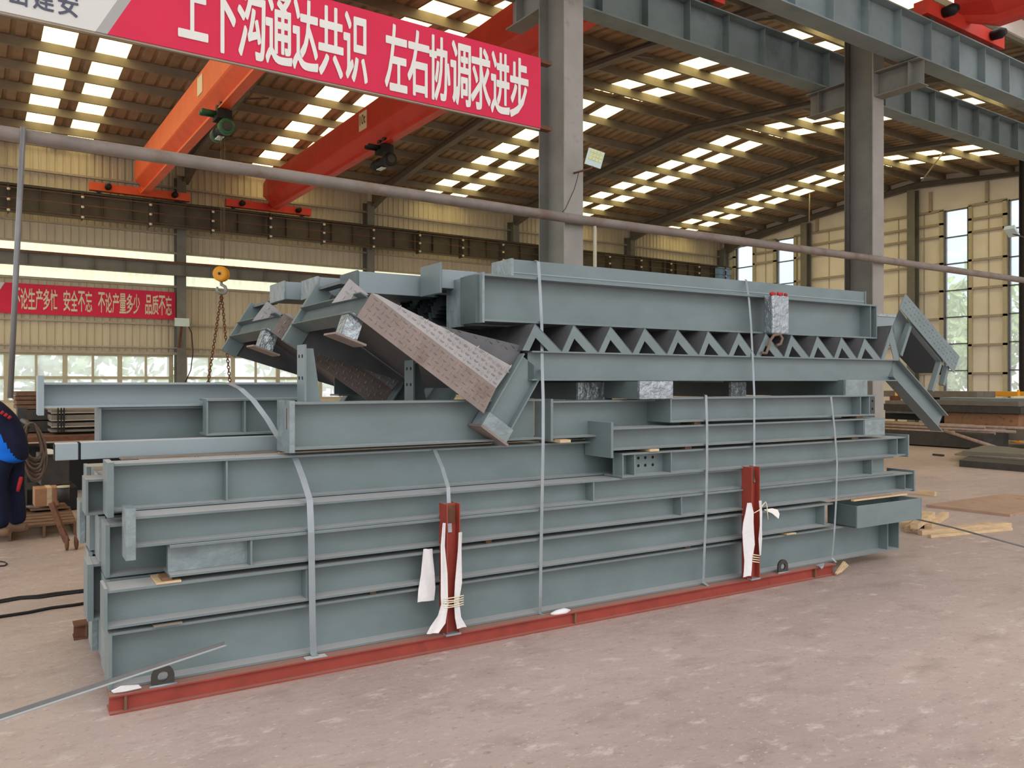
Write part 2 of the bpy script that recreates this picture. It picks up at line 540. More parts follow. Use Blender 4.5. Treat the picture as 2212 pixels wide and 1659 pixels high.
mb = MB()
for a, b in strips:
    mb.box(a, b, RIDGE - .35, RIDGE + .35, 9.22, 9.26)
struct(mb, 'ceiling_ridge', 'roof')
# near bay: unseen roof strip with skylights, added to shape light on the pile
def added_near_roof(a, b, per=.3, dep=.05):
    q = corr_roof(a, b, 0, 1, per, dep)
    return [(x, 7.2 - 11.2 * y, 8.33 + 1.1 * y + (z - roofz(y))) for x, y, z in q.v], q.f
mb = MB()
for a, b in segs:
    v_, f_ = added_near_roof(a, b); mb.add(v_, f_)
struct(mb, 'ceiling_near_added', 'roof')
for a, b in strips:
    v_, f_ = added_near_roof(a, b, .32, .04)
    struct(MB().add(v_, f_), 'window_%d' % wn, 'skyn'); wn += 1  # unseen glowing strips added to light the pile
# purlins
pys = [26.0 - 1.17 * k for k in range(9)] + [7.5 + 1.17 * k for k in range(8)]
pys = sorted(pys, reverse=True)
for k, y in enumerate(pys):
    z = roofz(y) - .01
    mb = MB().ext([(-.03, -.2), (.035, -.2), (.035, -.19), (-.022, -.19), (-.022, -.01), (.035, -.01), (.035, 0), (-.03, 0)], (-6.3, y, z), (XE, y, z))
    o = build(mb, 'roof_purlin', 'purl')
    tag(o, '%s roof purlin counted from the back wall, running the length of the hall' % ORD[k], 'purlin', 'roof purlins')
# rafters
for i, x in enumerate(RX):
    pr = [(7.6, 7.7), (9.5, 8.12), (12.5, 8.5), (16.7, 8.82), (21.0, 8.42), (24.0, 8.0), (25.9, 7.55)]
    top = [(y, roofz(y) - .215) for y, z in pr]
    web = MB().slab([(x - .005, y, z) for y, z in pr] + [(x - .005, y, z) for y, z in top[::-1]], (.01, 0, 0))
    for ch, th in ((pr, .014), (top, .014)):
        for (ya, za), (yb, zb) in zip(ch[:-1], ch[1:]):
            web.slab([(x - .1, ya, za), (x + .1, ya, za), (x + .1, yb, zb), (x - .1, yb, zb)], (0, 0, th if ch is pr else -th))
    r = thing('roof_rafter', (x, 16.7, 7.6), '%s grey steel roof rafter, counted from the left' % ORD[i], 'rafter', 'roof rafters')
    build(web, 'girder', 'steel', r)
    for y in (9.8, 13.0, 20.3, 23.2):
        z = 8.1 if y < 11 else (8.55 if y < 20 else (8.49 if y < 22 else 8.11))
        build(MB().bar((x + .1, y, z + .05), (x + .75, y, roofz(y) - .2), .04, .04), 'knee_brace', 'steel', r)
# back wall columns
for i, x in enumerate([-.45, 5.6, 11.73, 17.73, 23.75, 29.55]):
    o = build(MB().ext(I(.4, .26, .014, .01), (x, 25.72, 0), (x, 25.72, 7.75), up=(0, 1, 0)), 'wall_column', 'colm')
    tag(o, '%s steel column along the back wall, counted from the left' % ORD[i], 'column', 'back wall columns')
# end wall columns
for i, y in enumerate((21.4, 16.75, 11.2)):
    o = build(MB().ext(I(.3, .3, .014, .01), (XE - .42, y, 0), (XE - .42, y, roofz(y) - .5), up=(1, 0, 0)), 'gable_column', 'colm')
    tag(o, ['grey post of the cream end wall right of the two small left windows', 'grey post of the cream end wall just left of the tall blue window', 'grey post of the cream end wall at the far right'][i], 'column', 'end wall posts')
# front row columns
NC = [(5.74, 6.01), (11.83, 12.12), (24.95, 25.25)]
for i, (a, b) in enumerate(NC):
    t = thing('hall_column', ((a + b) / 2, 7.6, 0), ['tall grey column carrying the end of the big red banner and the floodlight', 'grey hall column with corbels under the runway beams, right of the pile', 'dark hall column at the right edge of the picture'][i], 'column', 'front row of hall columns')
    c = (a + b) / 2
    yo, H = (3.2, 8.6) if i == 2 else (0, 7.6)
    build(MB().box(a, b, 7.35 + yo, 7.366 + yo, 0, H), 'front_flange', 'collit' if i < 2 else 'dark', t)
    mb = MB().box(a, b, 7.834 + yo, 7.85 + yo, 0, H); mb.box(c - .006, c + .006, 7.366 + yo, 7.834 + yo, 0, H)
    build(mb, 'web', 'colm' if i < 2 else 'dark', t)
    if i == 2:
        t.location.y += 0
        continue
    build(MB().ext(I(.35, .24), (c, 7.42, 7.6), (c, 7.42, 8.05), up=(0, 1, 0)), 'head', 'colm', t)
    for y0, y1 in ((6.62, 7.35), (7.85, 8.58)):
        cb = MB().box(c - .13, c + .13, y0, y1, 6.42, 6.44); cb.box(c - .12, c + .12, y0, y1, 6.05, 6.065)
        cb.box(c - .006, c + .006, y0, y1, 6.065, 6.43)
        ym = 6.8 if y0 < 7 else 8.35
        cb.box(c - .12, c + .12, ym - .006, ym + .006, 6.065, 6.43)
        build(cb, 'corbel', 'colm', t)
    if i == 1:
        pp = MB().tube([(a - .06, 7.75, 2.0), (a - .06, 7.75, 7.3)], .04)
        build(pp, 'downpipe', 'dark', t)
# runway beams
def runway(y, x0, x1, label, matn, stepx, rails=True, fw=.15, zb=6.45, h=.64):
    t = thing('runway_beam', ((x0 + x1) / 2, y, zb), label, 'crane runway beam', 'crane runway beams')
    build(MB().ext(I(h, fw * 2, .02, .012), (x0, y, zb), (x1, y, zb)), 'girder', matn, t)
    x = x0 + .4; k = 0
    while x < x1 and k < 90:
        build(MB().box(x - .005, x + .005, y - fw * .85, y - .006, zb + .02, zb + h - .02), 'stiffener', matn, t)
        x += stepx; k += 1
    build(MB().box(x0, x1, y - .03, y + .03, zb + h, zb + h + .06), 'rail', 'dark', t)
    return t
runway(6.8, 4.5, 30, 'green grey runway beam with bright stiffened panels, nearest the camera at top right', 'runway', .82)
runway(8.35, -4, 29.4, 'shaded runway beam behind the front columns carrying the orange cranes', 'runway', .82)
fr_ = runway(25.4, -6, 29.4, 'long brown runway beam in front of the back wall', 'runwayd', .75, zb=6.12, h=.70)
x = -4.0
for k in range(20):
    bk = build(MB().box(x - .015, x + .015, 24.95, 25.24, 6.02, 6.8), 'busbar_bracket', 'dark', fr_)
    for z in (6.05, 6.33, 6.6):
        build(MB().lathe((x, 24.95, z), (x, 24.95, z + .07), [(0, .03), (.5, .045), (1, .03)], 8), 'insulator', 'letterc', bk)
    x += 1.72
mb = MB()
for z in (6.12, 6.4, 6.67): mb.tube([(-6, 24.92, z), (29, 24.92, z)], .012, 5)
build(mb, 'busbar', 'rust', fr_)
# brace beam in front of the translucent band
t = thing('brace_beam', (6, 25.55, 4.76), 'grey tie beam with rusty top edge across the bright back wall band', 'beam')
build(MB().ext(I(.34, .2), (-6, 25.5, 4.74), (12, 25.5, 4.74)), 'girder', 'colm', t)
build(MB().box(-6, 12, 25.38, 25.6, 5.08, 5.13), 'rusty_edge', 'rust', t)
x = -5.6
for k in range(22):
    build(MB().box(x - .005, x + .005, 25.41, 25.495, 4.76, 5.06), 'stiffener', 'colm', t); x += .8
# valley panel above the front columns
struct(MB().box(4, XE, 7.2, 7.24, 8.0, 9.6), 'trim_%d' % tr, 'wallp'); tr += 1
# pipe along the columns
o = build(MB().tube([(-3, 7.27, 3.5), (5.88, 7.27, 3.45), (11.9, 7.27, 3.5), (20, 7.27, 3.52)], .055, 10), 'service_pipe', 'pipeg')
tag(o, 'long rusty grey pipe running along the front columns above the pile', 'pipe')
t = tag(build(MB().tube([(6.02, 7.27, 3.44), (6.1, 7.27, 3.44), (6.12, 7.27, 3.38), (6.12, 7.27, .05)], .022, 8), 'drop_pipe', 'sill'), 'thin white pipe dropping down beside the banner column', 'pipe')
p = [bp(50, 275, 7.2), bp(36, 560, 7.2), bp(22, 860, 7.2)]
tag(build(MB().tube(p, .02, 8), 'hanging_rod', 'wire'), 'thin grey rod hanging from the long pipe at the left edge', 'rod')
# roof bracing rods at right
for a, b, lab in ((bx(1992, 390, 27.5), bx(2043, 322, 26.0), 'thin pale slanting bracing rod under the roof before the cream end wall'), (bx(1748, 478, 27.5), bx(1750, 372, 27.5), 'thin pale upright rod under the roof left of the right grey column')):
    tag(build(MB().tube([a, b], .025, 6), 'bracing_rod', 'girt'), lab, 'rod')

# ---------------------------------------------------------------- cranes
def crane(x, yfar, ynear, label, matn, zf, zn, truck_x=1.33):
    t = thing('overhead_crane', (x, (yfar + ynear) / 2, zn - .1), label, 'overhead crane', 'overhead cranes')
    pr = [(-.1, 0), (.1, 0), (.1, .03), (.02, .05), (.02, .16), (.2, .36), (.22, .40), (.22, 1.0), (-.22, 1.0), (-.22, .40), (-.2, .36), (-.02, .16), (-.02, .05), (-.1, .03)]
    g = MB()
    ya, yb, za, zb_ = ynear, yfar, zn, zf
    zl = lambda y: za + (zb_ - za) * (y - ya) / (yb - ya)
    k = len(pr)
    def ring(y, sq): return [(x + p[0] * (.8 if sq else 1), y, zl(y) + .0 + (.26 + p[1] * .62 if sq else p[1])) for p in pr]
    st = [ring(ya - .02, 1), ring(ya + .55, 0), ring(yb - .55, 0), ring(yb + .02, 1)]
    vs = [q for r in st for q in r]
    fs = [list(range(k)), list(range(3 * k, 4 * k))[::-1]]
    for m_ in range(3): fs += [(m_ * k + i, m_ * k + (i + 1) % k, m_ * k + k + (i + 1) % k, m_ * k + k + i) for i in range(k)]
    build(g.add(vs, fs), 'girder', matn, t)
    for y in (ya, yb):
        zr = zl(y)
        e = build(MB().box(x - truck_x, x + truck_x, y - .11, y + .11, zr + .05, zr + .27), 'end_truck', matn, t)
        for sx in (-1, 1):
            build(MB().lathe((x + sx * (truck_x - .25), y - .06, zr + .1), (x + sx * (truck_x - .25), y + .06, zr + .1), [(0, .095), (1, .095)], 14), 'wheel', 'dark', e)
            build(MB().lathe((x + sx * (truck_x - .45), y - .12, zr + .16), (x + sx * (truck_x - .45), y - .34, zr + .16), [(0, .08), (.7, .09), (1, .05)], 10), 'drive_motor', 'black', e)
    return t
c1 = crane(4.42, 25.4, 8.35, 'orange overhead crane girder nearer the left edge', 'orange', 6.885, 7.155)
c2 = crane(8.12, 25.4, 8.35, 'red orange overhead crane girder with the 10t plate', 'red', 6.885, 7.155)
c3 = crane(13.4, 6.8, -12, 'red crane of the near bay at the top right corner', 'red', 7.155, 7.155, truck_x=1.2)
def plate_on(t, x, y0, z0, wd, ht, txt, name='rating_plate'):
    p = build(MB().box(x - .235, x - .222, y0, y0 + wd, z0, z0 + ht), name, 'letterc', t)
    if txt:
        vs, fs = textmesh(txt, .01)
        ax, bx_ = min(q.x for q in vs), max(q.x for q in vs); ay, by = min(q.y for q in vs), max(q.y for q in vs)
        mb = MB(); mb.add([(x - .238, y0 + wd - .05 - (q.x - ax) / (bx_ - ax) * (wd - .1), z0 + ht * .3 + (q.y - ay) / (by - ay) * ht * .55) for q in vs], fs)
        build(mb, 'lettering', 'rust', p)
plate_on(c2, 8.12, 17.55, 7.5, .42, .42, '10t')
plate_on(c1, 4.42, 17.4, 7.55, .4, .38, '', 'blank_plate')
def hoist(x, y, zb, label, body, hook, s=.56):
    t = thing('electric_hoist', (x, y, zb - 1.0), label, 'hoist', 'electric hoists')
    zc = zb - .62 * s - .05
    b = build(MB().lathe((x, y - .5 * s, zc), (x, y + .45 * s, zc), [(0, .2 * s), (.02, .26 * s), (.22, .26 * s), (.25, .21 * s), (.8, .21 * s), (.82, .25 * s), (.97, .25 * s), (1, .2 * s)], 18), 'drum', 'black', t)
    build(MB().lathe((x, y - .66 * s, zc), (x, y - .42 * s, zc), [(0, .22 * s), (.1, .28 * s), (.9, .28 * s), (1, .22 * s)], 18), 'motor_end', body, b)
    build(MB().lathe((x, y - .66 * s, zc), (x, y - .69 * s, zc), [(0, .17 * s), (1, .16 * s)], 18), 'fan_cover', 'dark', b)
    build(MB().lathe((x, y + .45 * s, zc), (x, y + .95 * s, zc), [(0, .2 * s), (.3, .25 * s), (.8, .23 * s), (1, .1 * s)], 16), 'gear_case', body, t)
    build(MB().box(x - .16 * s, x + .05 * s, y - .1 * s, y + .4 * s, zc - .25 * s, zc - .22 * s), 'rope_guide', 'lampw', t)
    tr_ = build(MB().box(x - .25 * s, x + .25 * s, y - .35 * s, y + .35 * s, zb - .36 * s, zb - .02), 'trolley', 'black', t)
    for dy in (-.22, .22):
        for q in (-1, 1):
            build(MB().lathe((x + q * .04, y + dy * s, zb + .08), (x + q * .09, y + dy * s, zb + .08), [(0, .06), (1, .06)], 12), 'wheel', 'dark', tr_)
    for dy in (-.1, .2):
        build(MB().lathe((x - .2 * s, y + dy * s, zb - .15 * s), (x - .75 * s, y + dy * s, zb - .15 * s), [(0, .08 * s), (.9, .09 * s), (1, .07 * s)], 12), 'travel_motor', body, t)
    if hook:
        for dx in (-.05, -.02, .03, .06):
            build(MB().tube([(x + dx, y - .05 + dx * .4, zc - .2 * s), (x + dx * .6, y, hook)], .005, 5), 'hoist_rope', 'rope', t)
    return t
def hookblock(x, y, hz, label, chain):
    t = thing('hook_block', (x, y, hz - .4), label, 'crane hook')
    build(MB().lathe((x - .05, y - .06, hz), (x + .05, y + .06, hz), [(0, .1), (.05, .15), (.4, .155), (.5, .13), (.6, .155), (.95, .15), (1, .1)], 20), 'sheave_block', 'yellow', t)
    build(MB().lathe((x - .06, y - .075, hz), (x - .055, y - .065, hz), [(0, .03), (1, .03)], 10), 'pin', 'dark', t)
    pts = [(x, y, hz - .14), (x, y, hz - .22)]
    pts += [(x + .09 * math.sin(a) * 1.0, y - .02, hz - .31 + .09 * math.cos(a)) for a in [math.radians(q) for q in (10, 50, 90, 130, 180, 230, 270, 300)]]
    build(MB().tube(pts, [.03, .03, .032, .034, .036, .038, .038, .034, .028, .02], 8), 'hook', 'galv', t)
    return t
hoist(4.42, 16.76, 7.02, 'green electric hoist under the left orange crane girder', 'green', 4.05)
hoist(8.12, 17.1, 7.02, 'dark electric hoist under the red girder with the 10t plate', 'black', None)
hp = bx(478, 592, 4.42)
hookblock(hp.x, hp.y, hp.z, 'yellow crane hook block hanging above the left end of the pile', True)
def chain(a, b, label):
    a, b = Vector(a), Vector(b); L = (b - a).length; n = int(L / .075)
    mb = MB(); d = (b - a).normalized()
    s1 = d.cross(Vector((0, 1, 0))).normalized(); s2 = d.cross(s1)
    for k in range(n):
        c = a + d * (k + .5) * L / n; s = s1 if k % 2 else s2
        mb.tube([c + d * .048 * math.cos(q) + s * .024 * math.sin(q) for q in [2 * math.pi * j / 8 for j in range(8)]], .009, 5, True)
    return tag(build(mb, 'lifting_chain', 'rust'), label, 'chain', 'chains on the crane hook')
hk = Vector((hp.x, hp.y - .02, hp.z - .40))
e1, e2 = bp(449, 830, hp.y - 1.5), bp(497, 830, hp.y - 1.5)
e1 = hk + (e1 - hk) * ((hk.z - .03) / (hk.z - e1.z)); e2 = hk + (e2 - hk) * ((hk.z - .03) / (hk.z - e2.z))
chain(hk, e1, 'rusty lifting chain hanging from the yellow hook, left one')
chain(hk, e2, 'rusty lifting chain hanging from the yellow hook, right one')

# ---------------------------------------------------------------- banners
Yb = 7.22
t = thing('slogan_banner', (2.6, Yb, 4.49), 'large red banner with white Chinese slogan across the upper left', 'banner')
zb, zt = 4.49, 5.285
def bxn(u, v): return bp(u, v, Yb).x
kz = Yb / 7.5
zb = 1.6 + (zb - 1.6) * kz; zt = 1.6 + (zt - 1.6) * kz
x1 = bp(1168, 200, Yb).x
xr = bp(232, 69, Yb).x; xg = bp(206, 62, Yb).x
sl = .42
th = .012
build(MB().slab([(xr, Yb, zb), (x1, Yb, zb), (x1, Yb, zt), (xr + sl, Yb, zt)], (0, th, 0)), 'red_field', 'banner', t)
build(MB().slab([(xg, Yb, zb), (xr, Yb, zb), (xr + sl, Yb, zt), (xg + sl, Yb, zt)], (0, th, 0)), 'grey_stripe', 'bannerm', t)
build(MB().slab([(-2.2, Yb, zb), (xg, Yb, zb), (xg + sl, Yb, zt), (-2.2, Yb, zt)], (0, th, 0)), 'pale_field', 'bannerg', t)
build(MB().box(-2.2, x1, Yb + th, Yb + th + .03, zb - .015, zb + .02), 'rail', 'girt', t)
for z in (zb + .02, zt - .02):
    build(MB().box(x1, x1 + .16, Yb + .01, Yb + .1, z - .02, z + .02), 'bracket', 'rust', t)
tz0, tz1 = zb + .06, zt - .075
for body, u0, u1 in (('上下沟通达共识', 386, 795), ('左右协调求进步', 832, 1142)):
    a = bp(u0, 100, Yb).x; b = bp(u1, 200, Yb).x
    n = len(body)
    mb = MB()
    for k, ch in enumerate(body):
        xa = a + (b - a) * k / n; xb = a + (b - a) * (k + .95) / n
        q = lettering(ch, xa, xb, tz0 + (.0 if ch != '上' else .06), tz1, Yb - .004, bold=.026); mb.add(q.v, q.f)
    build(mb, 'lettering', 'letter', t)
a = bp(15, 10, Yb).x; b = bp(176, 40, Yb).x
z0 = bp(170, 40, Yb).z
mb = MB()
for k, ch in enumerate('岳建安'):
    q = lettering(ch, a + (b - a) * (k + .03) / 3, a + (b - a) * (k + .85) / 3, z0, z0 + .2, Yb - .004, bold=.015); mb.add(q.v, q.f)
build(mb, 'company_lettering', 'letterg', t)
Yb = 26.05
t = thing('wall_banner', (3, Yb, 3.4), 'small red banner with cream Chinese slogan on the back wall at left', 'banner')
zb, zt = bp(378, 690, Yb).z, bp(378, 630, Yb).z
zb2, zt2 = bp(20, 677, Yb).z, bp(20, 612, Yb).z
zb, zt = (zb + zb2) / 2, (zt + zt2) / 2
xL = bp(0, 640, Yb).x - .6; x1 = bp(379, 650, Yb).x
xr = bp(2, 660, Yb).x
build(MB().slab([(xr - .35, Yb, zb), (x1, Yb, zb), (x1, Yb, zt), (xr + .1, Yb, zt)], (0, .02, 0)), 'red_field', 'banner', t)
build(MB().slab([(xL - 1, Yb, zb), (xr - .36, Yb, zb), (xr + .09, Yb, zt), (xL - 1, Yb, zt)], (0, .02, 0)), 'pale_field', 'bannerg', t)
for body, u0, u1 in (('不论生产多忙', 28, 125), ('安全不忘', 137, 200), ('不论产量多少', 212, 303), ('品质不忘', 314, 372)):
    a, b = bp(u0, 650, Yb).x, bp(u1, 650, Yb).x
    mb = MB()
    for k, ch in enumerate(body):
        q = lettering(ch, a + (b - a) * k / len(body), a + (b - a) * (k + .92) / len(body), zb + .13, zt - .13, Yb - .01, bold=.02); mb.add(q.v, q.f)
    build(mb, 'lettering', 'letterc', t)
# ---------------------------------------------------------------- floodlights
c = bp(1286, 342, 7.0)
t = thing('floodlight', (5.95, 7.2, c.z - .2), 'square white LED floodlight on an arm at the banner column', 'floodlight')
ex = Vector((.98, -.12, -.16)).normalized(); ez = Vector((.14, -.25, .95)).normalized(); en = ex.cross(ez)
def lp(a, b, d=0): return c + ex * a + ez * b + en * d
build(MB().slab([lp(-.1, -.09), lp(.1, -.09), lp(.1, .09), lp(-.1, .09)], -en * .03 if en.y < 0 else en * .03), 'housing', 'lampw', t)
sgn = -1 if en.y > 0 else 1
for i in range(4):
    for j in range(3):
        a0, b0 = -.082 + i * .043, -.03 + j * .04
        build(MB().slab([lp(a0, b0, sgn * .002), lp(a0 + .032, b0, sgn * .002), lp(a0 + .032, b0 + .03, sgn * .002), lp(a0, b0 + .03, sgn * .002)], en * sgn * .003), 'led', 'led', t)
a = bp(1240, 374, 7.34)
build(MB().tube([a, lp(-.02, -.12, 0), lp(0, -.09, -sgn * .01)], .012, 6), 'arm', 'rust', t)
build(MB().tube([bp(1250, 372, 7.2), bp(1246, 390, 7.25), bp(1240, 410, 7.33), bp(1222, 450, 7.33), bp(1205, 470, 7.33)], .004, 5), 'cord', 'black', t)
c = bp(392, 698, 25.4)
t = thing('floodlight', (c.x, 25.5, c.z - .3), 'small pale floodlight on the left back wall column beside the red slogan', 'floodlight')
build(MB().box(c.x - .2, c.x + .2, 25.3, 25.38, c.z - .1, c.z + .14), 'housing', 'lampw', t)
build(MB().bar((c.x, 25.7, c.z - .7), (c.x, 25.36, c.z - .05), .06, .06), 'arm', 'rust', t)
build(MB().tube([bp(402, 694, 25.35), bp(414, 720, 25.4), bp(417, 760, 25.4), bp(412, 800, 25.4), bp(398, 830, 25.4)], .015, 5), 'cord', 'black', t)
# blue box at the runway's far end
o = build(MB().box(28.3, 29.0, 25.0, 25.25, 6.15, 6.75), 'control_box', 'bluebox'); tag(o, 'pale blue panel at the far right end of the brown runway beam', 'panel')
# outside: trees, fence and a car seen through the windows
def tree(x, y, h, r, label):
    t = thing('tree', (x, y, 0), label, 'tree', 'trees outside the hall')
    build(MB().tube([(x, y, -.02), (x, y, h * .6)], [.18, .1], 8), 'trunk', 'woodd', t)
    mb = MB()
    for k in range(170):
        th_, ph = random.uniform(0, 6.28), random.uniform(-1, 1)
        q = Vector((math.cos(th_) * math.sqrt(1 - ph * ph) * r, math.sin(th_) * math.sqrt(1 - ph * ph) * r, ph * r * 1.15)) * random.uniform(.55, 1.0)
        cc = Vector((x, y, h * .62)) + q
        for j in range(4):
            n1 = Vector((random.uniform(-1, 1), random.uniform(-1, 1), random.uniform(-1, 1))).normalized()
            n2 = n1.orthogonal().normalized()
            s = random.uniform(.2, .42)
            c2_ = cc + Vector((random.uniform(-.4, .4), random.uniform(-.4, .4), random.uniform(-.4, .4)))
            mb.add([c2_ - n1 * s, c2_ + n2 * s * .6, c2_ + n1 * s, c2_ - n2 * s * .6], [(0, 1, 2, 3)])
    build(mb, 'foliage', 'leaf', t)
for k, (x, y, h, r, s) in enumerate([(38, 18.5, 6.2, 2.4, 'behind the tall blue window'), (41, 15.4, 6.5, 2.6, 'behind the right edge window'), (46, 24, 6, 2.4, 'right of the end wall, beyond the middle posts'), (3, 40, 6, 3, 'outside the left back windows'), (9, 44, 6, 3.2, 'outside the back windows beyond the hook'), (14, 39, 5.5, 2.8, 'outside the back windows behind the pile')]):
    tree(x, y, h, r, 'leafy green tree ' + s)
def car(x, y, label, m_):
    t = thing('car', (x, y, 0), label, 'car')
    pr = [(-2.1, .3), (2.1, .3), (2.15, .75), (1.3, .9), (.7, 1.4), (-1.2, 1.42), (-1.9, .95), (-2.15, .85)]
    build(MB().slab([(x + a, y - .8, b) for a, b in pr], (0, 1.6, 0)), 'body', m_, t, .06)
    build(MB().slab([(x + a, y - .81, b) for a, b in [(-1.5, .92), (1.05, .92), (.62, 1.32), (-1.1, 1.34)]], (0, .02, 0)), 'side_window', 'wframe', t)
    for dx in (-1.3, 1.3):
        for dy in (-.75, .75): build(MB().lathe((x + dx, y + dy - .1, .3), (x + dx, y + dy + .1, .3), [(0, .3), (1, .3)], 16), 'wheel', 'black', t)
q = bp(570, 826, 33)
car(q.x, 33, 'red car parked outside seen through the back windows', 'carred')
mb = MB()
for k in range(60): mb.box(-6 + k * .5, -5.96 + k * .5, 30, 30.04, -.02, 1.5)
mb.box(-6, 24, 29.99, 30.05, 1.35, 1.42); mb.box(-6, 24, 29.99, 30.05, .3, .37)
tag(build(mb, 'yard_fence', 'colm'), 'metal bar fence outside the back windows', 'fence')
# ================================================================ THE STEEL PILE
use_pile()
def steel_beam(label, x0, x1, yf, b, z0, z1, tf=.012, tw=.008, pl=None, pr=None, stiffs=(), holes=(), m='paint',
               group='painted steel beams of the pile', name='steel_beam'):
    """I-beam along X; yf = front edge of its flanges. pl / pr = end plates (y front, y back, z low, z high, thickness)"""
    yc = yf + b / 2
    t = thing(name, ((x0 + x1) / 2, yc, z0), label, 'steel beam', group)
    build(MB().ext(I(z1 - z0, b, tf, tw), (x0, yc, z0), (x1, yc, z0)), 'section', m, t)
    for k, p in enumerate((pl, pr)):
        if not p: continue
        ya, yb_, za, zb_, th = p
        xa = x0 - th if k == 0 else x1
        build(MB().box(xa, xa + th, ya, yb_, za, zb_), 'end_plate', 'wrap' if k == 0 and len(label) % 2 else m, t)
    for x in stiffs:
        build(MB().box(x - .005, x + .005, yf + .008, yc - tw / 2, z0 + tf, z1 - tf), 'stiffener', m, t)
    for x, z in holes:
        build(MB().lathe((x, yc - tw / 2 - .002, z), (x, yc - tw / 2 + .001, z), [(0, .011), (1, .011)], 10), 'bolt_hole_disc', 'hole', t)  # dark disc colours in the shade of a drilled hole
    return t
YF = 4.40
Z1, Z2, Z3, Z4, Z5, Z6, Z7 = (.093, .372), (.398, .586), (.615, .775), (.778, .932), (.935, 1.104), (1.128, 1.283), (1.307, 1.486)
def tl(z, yf, x, b=.2, t=.014, dz=.012): return (yf - .005, yf + b, z[0] - dz, z[1] + dz, t)
B = {}
x0, x1 = sX(242, 4.42), sX(1941, 4.42)
B['b1'] = steel_beam('deep grey beam at the very bottom of the front face, lying on the red skid', x0, x1, 4.42, .2, *Z1, pl=tl(Z1, 4.42, x0, dz=.0), pr=(4.42, 4.62, .093, .374, .012), stiffs=(x1 - .15,),
    holes=[(x1 - .08, .15), (x1 - .08, .21), (x1 - .08, .29)])
x0, x1 = sX(232, YF), sX(1800, YF)
B['b2'] = steel_beam('second lowest front beam, just above the deep bottom one, flush with the left corner', x0, x1, YF, .2, *Z2, pl=tl(Z2, YF, x0), stiffs=(sX(664, YF), x1 - .1))
x0, x1 = sX(367, YF), sX(1972, YF)
B['b3'] = steel_beam('third lowest front beam, film wrapped at its left end, set in from the corner', x0, x1, YF, .2, *Z3, pr=(YF - .01, YF + .26, Z3[0] - .01, Z3[1] + .02, .02),
    stiffs=(sX(544, YF), sX(1474, YF), sX(1957, YF)), holes=[(sX(1966, YF), .66), (sX(1966, YF), .69), (sX(1966, YF), .73)])
build(MB().box(x0 + .002, sX(543, YF), YF + .075, YF + .08, Z3[0] + .013, Z3[1] - .013), 'film_wrap', 'wrap', B['b3'])
x0, x1 = sX(292, 4.42), sX(1930, 4.42)
B['b4'] = steel_beam('fourth lowest front beam, a thick upright end plate jutting out at its left end', x0, x1, 4.42, .2, *Z4, pl=(4.395, 4.55, Z4[0] - .055, Z4[1] + .045, .045), stiffs=(sX(1288, YF), sX(1890, YF)))
x0, x1 = sX(1344, YF), sX(1957, YF)
B['b5'] = steel_beam('short grey beam with a six hole bracket at its left end', x0, x1, YF, .2, *Z5, pr=(YF - .02, YF + .24, Z5[0] - .012, Z5[1] + .02, .018),
    stiffs=(sX(1345, YF) + .01, sX(1373, YF), sX(1452, YF), sX(1940, YF)),
    holes=[(sX(u, YF + .08), z) for u in (1382, 1397, 1413) for z in (1.0, 1.055)] + [(sX(1952, YF + .09), 1.0), (sX(1952, YF + .09), 1.05)])
x0, x1 = sX(1324, YF), sX(1912, YF)
B['b6'] = steel_beam('short grey beam with a wide dark end plate at its left end', x0, x1, YF, .2, *Z6, pl=(YF - .005, YF + .29, Z6[0] - .05, Z6[1] + .04, .02), stiffs=(sX(1868, YF),))
build(MB().box(sX(1869, YF), x1, YF + .003, YF + .012, Z6[0] + .012, Z6[1] - .012), 'wrapped_end', 'wrap', B['b6'])
x0, x1 = sX(1451, YF), sX(1893, YF)
B['b7'] = steel_beam('topmost short grey beam of the right front, under the stair stringer', x0, x1, YF, .2, *Z7, pl=(YF, YF + .3, Z7[0], Z7[1], .012), stiffs=(sX(1861, YF), sX(1880, YF)),
    holes=[(sX(1868, YF + .08), 1.37), (sX(1888, YF + .08), 1.36), (sX(1888, YF + .08), 1.43)])
x0, x1 = sX(245, 4.62), sX(1375, 4.62)
B['bb'] = steel_beam('long deep grey beam set back above the jutting end plate at the left', x0, x1, 4.625, .19, .935, 1.18, pl=(4.60, 4.82, .91, 1.19, .03), stiffs=(sX(484, 4.7),))
x0, x1 = sX(637, 4.55), sX(1172, 4.55)
B['m1'] = steel_beam('deep shaded beam under the diamond plate landing, with an end plate behind the curved strap', x0, x1, 4.56, .2, 1.215, 1.484, pl=(4.55, 4.8, 1.20, 1.495, .03))
build(MB().box(x0 - .032, x0 - .030, 4.6, 4.61, 1.33, 1.45), 'rust_streak', 'rust', B['m1'])
x0, x1 = sX(1195, 4.55), sX(1470, 4.55)
B['m2'] = steel_beam('shaded beam in the middle of the pile behind the wide dark end plate', x0, x1, 4.56, .2, 1.215, 1.47, pl=(4.55, 4.75, 1.2, 1.485, .02))
x0, x1 = sX(95, 5.2), sX(660, 5.2)
B['f'] = steel_beam('long bluish beam reaching out farthest to the left over the cable coil', x0, x1, 5.2, .22, 1.455, 1.597, m='paintb', pl=(5.19, 5.45, 1.415, 1.635, .03))
x0, x1 = sX(219, 5.22), sX(640, 5.22)
B['g'] = steel_beam('bluish beam directly under the farthest reaching one, with a broad end plate', x0, x1, 5.24, .22, 1.185, 1.452, m='paint', pl=(5.22, 5.5, 1.185, 1.452, .012))
x0, x1 = sX(446, 5.0), sX(655, 5.0)
B['h'] = steel_beam('short grey beam with two stiffeners behind the curved strap, left of the deep shaded beam', x0, x1, 5.0, .2, 1.285, 1.5, stiffs=(x0 + .006, sX(530, 5.0)))
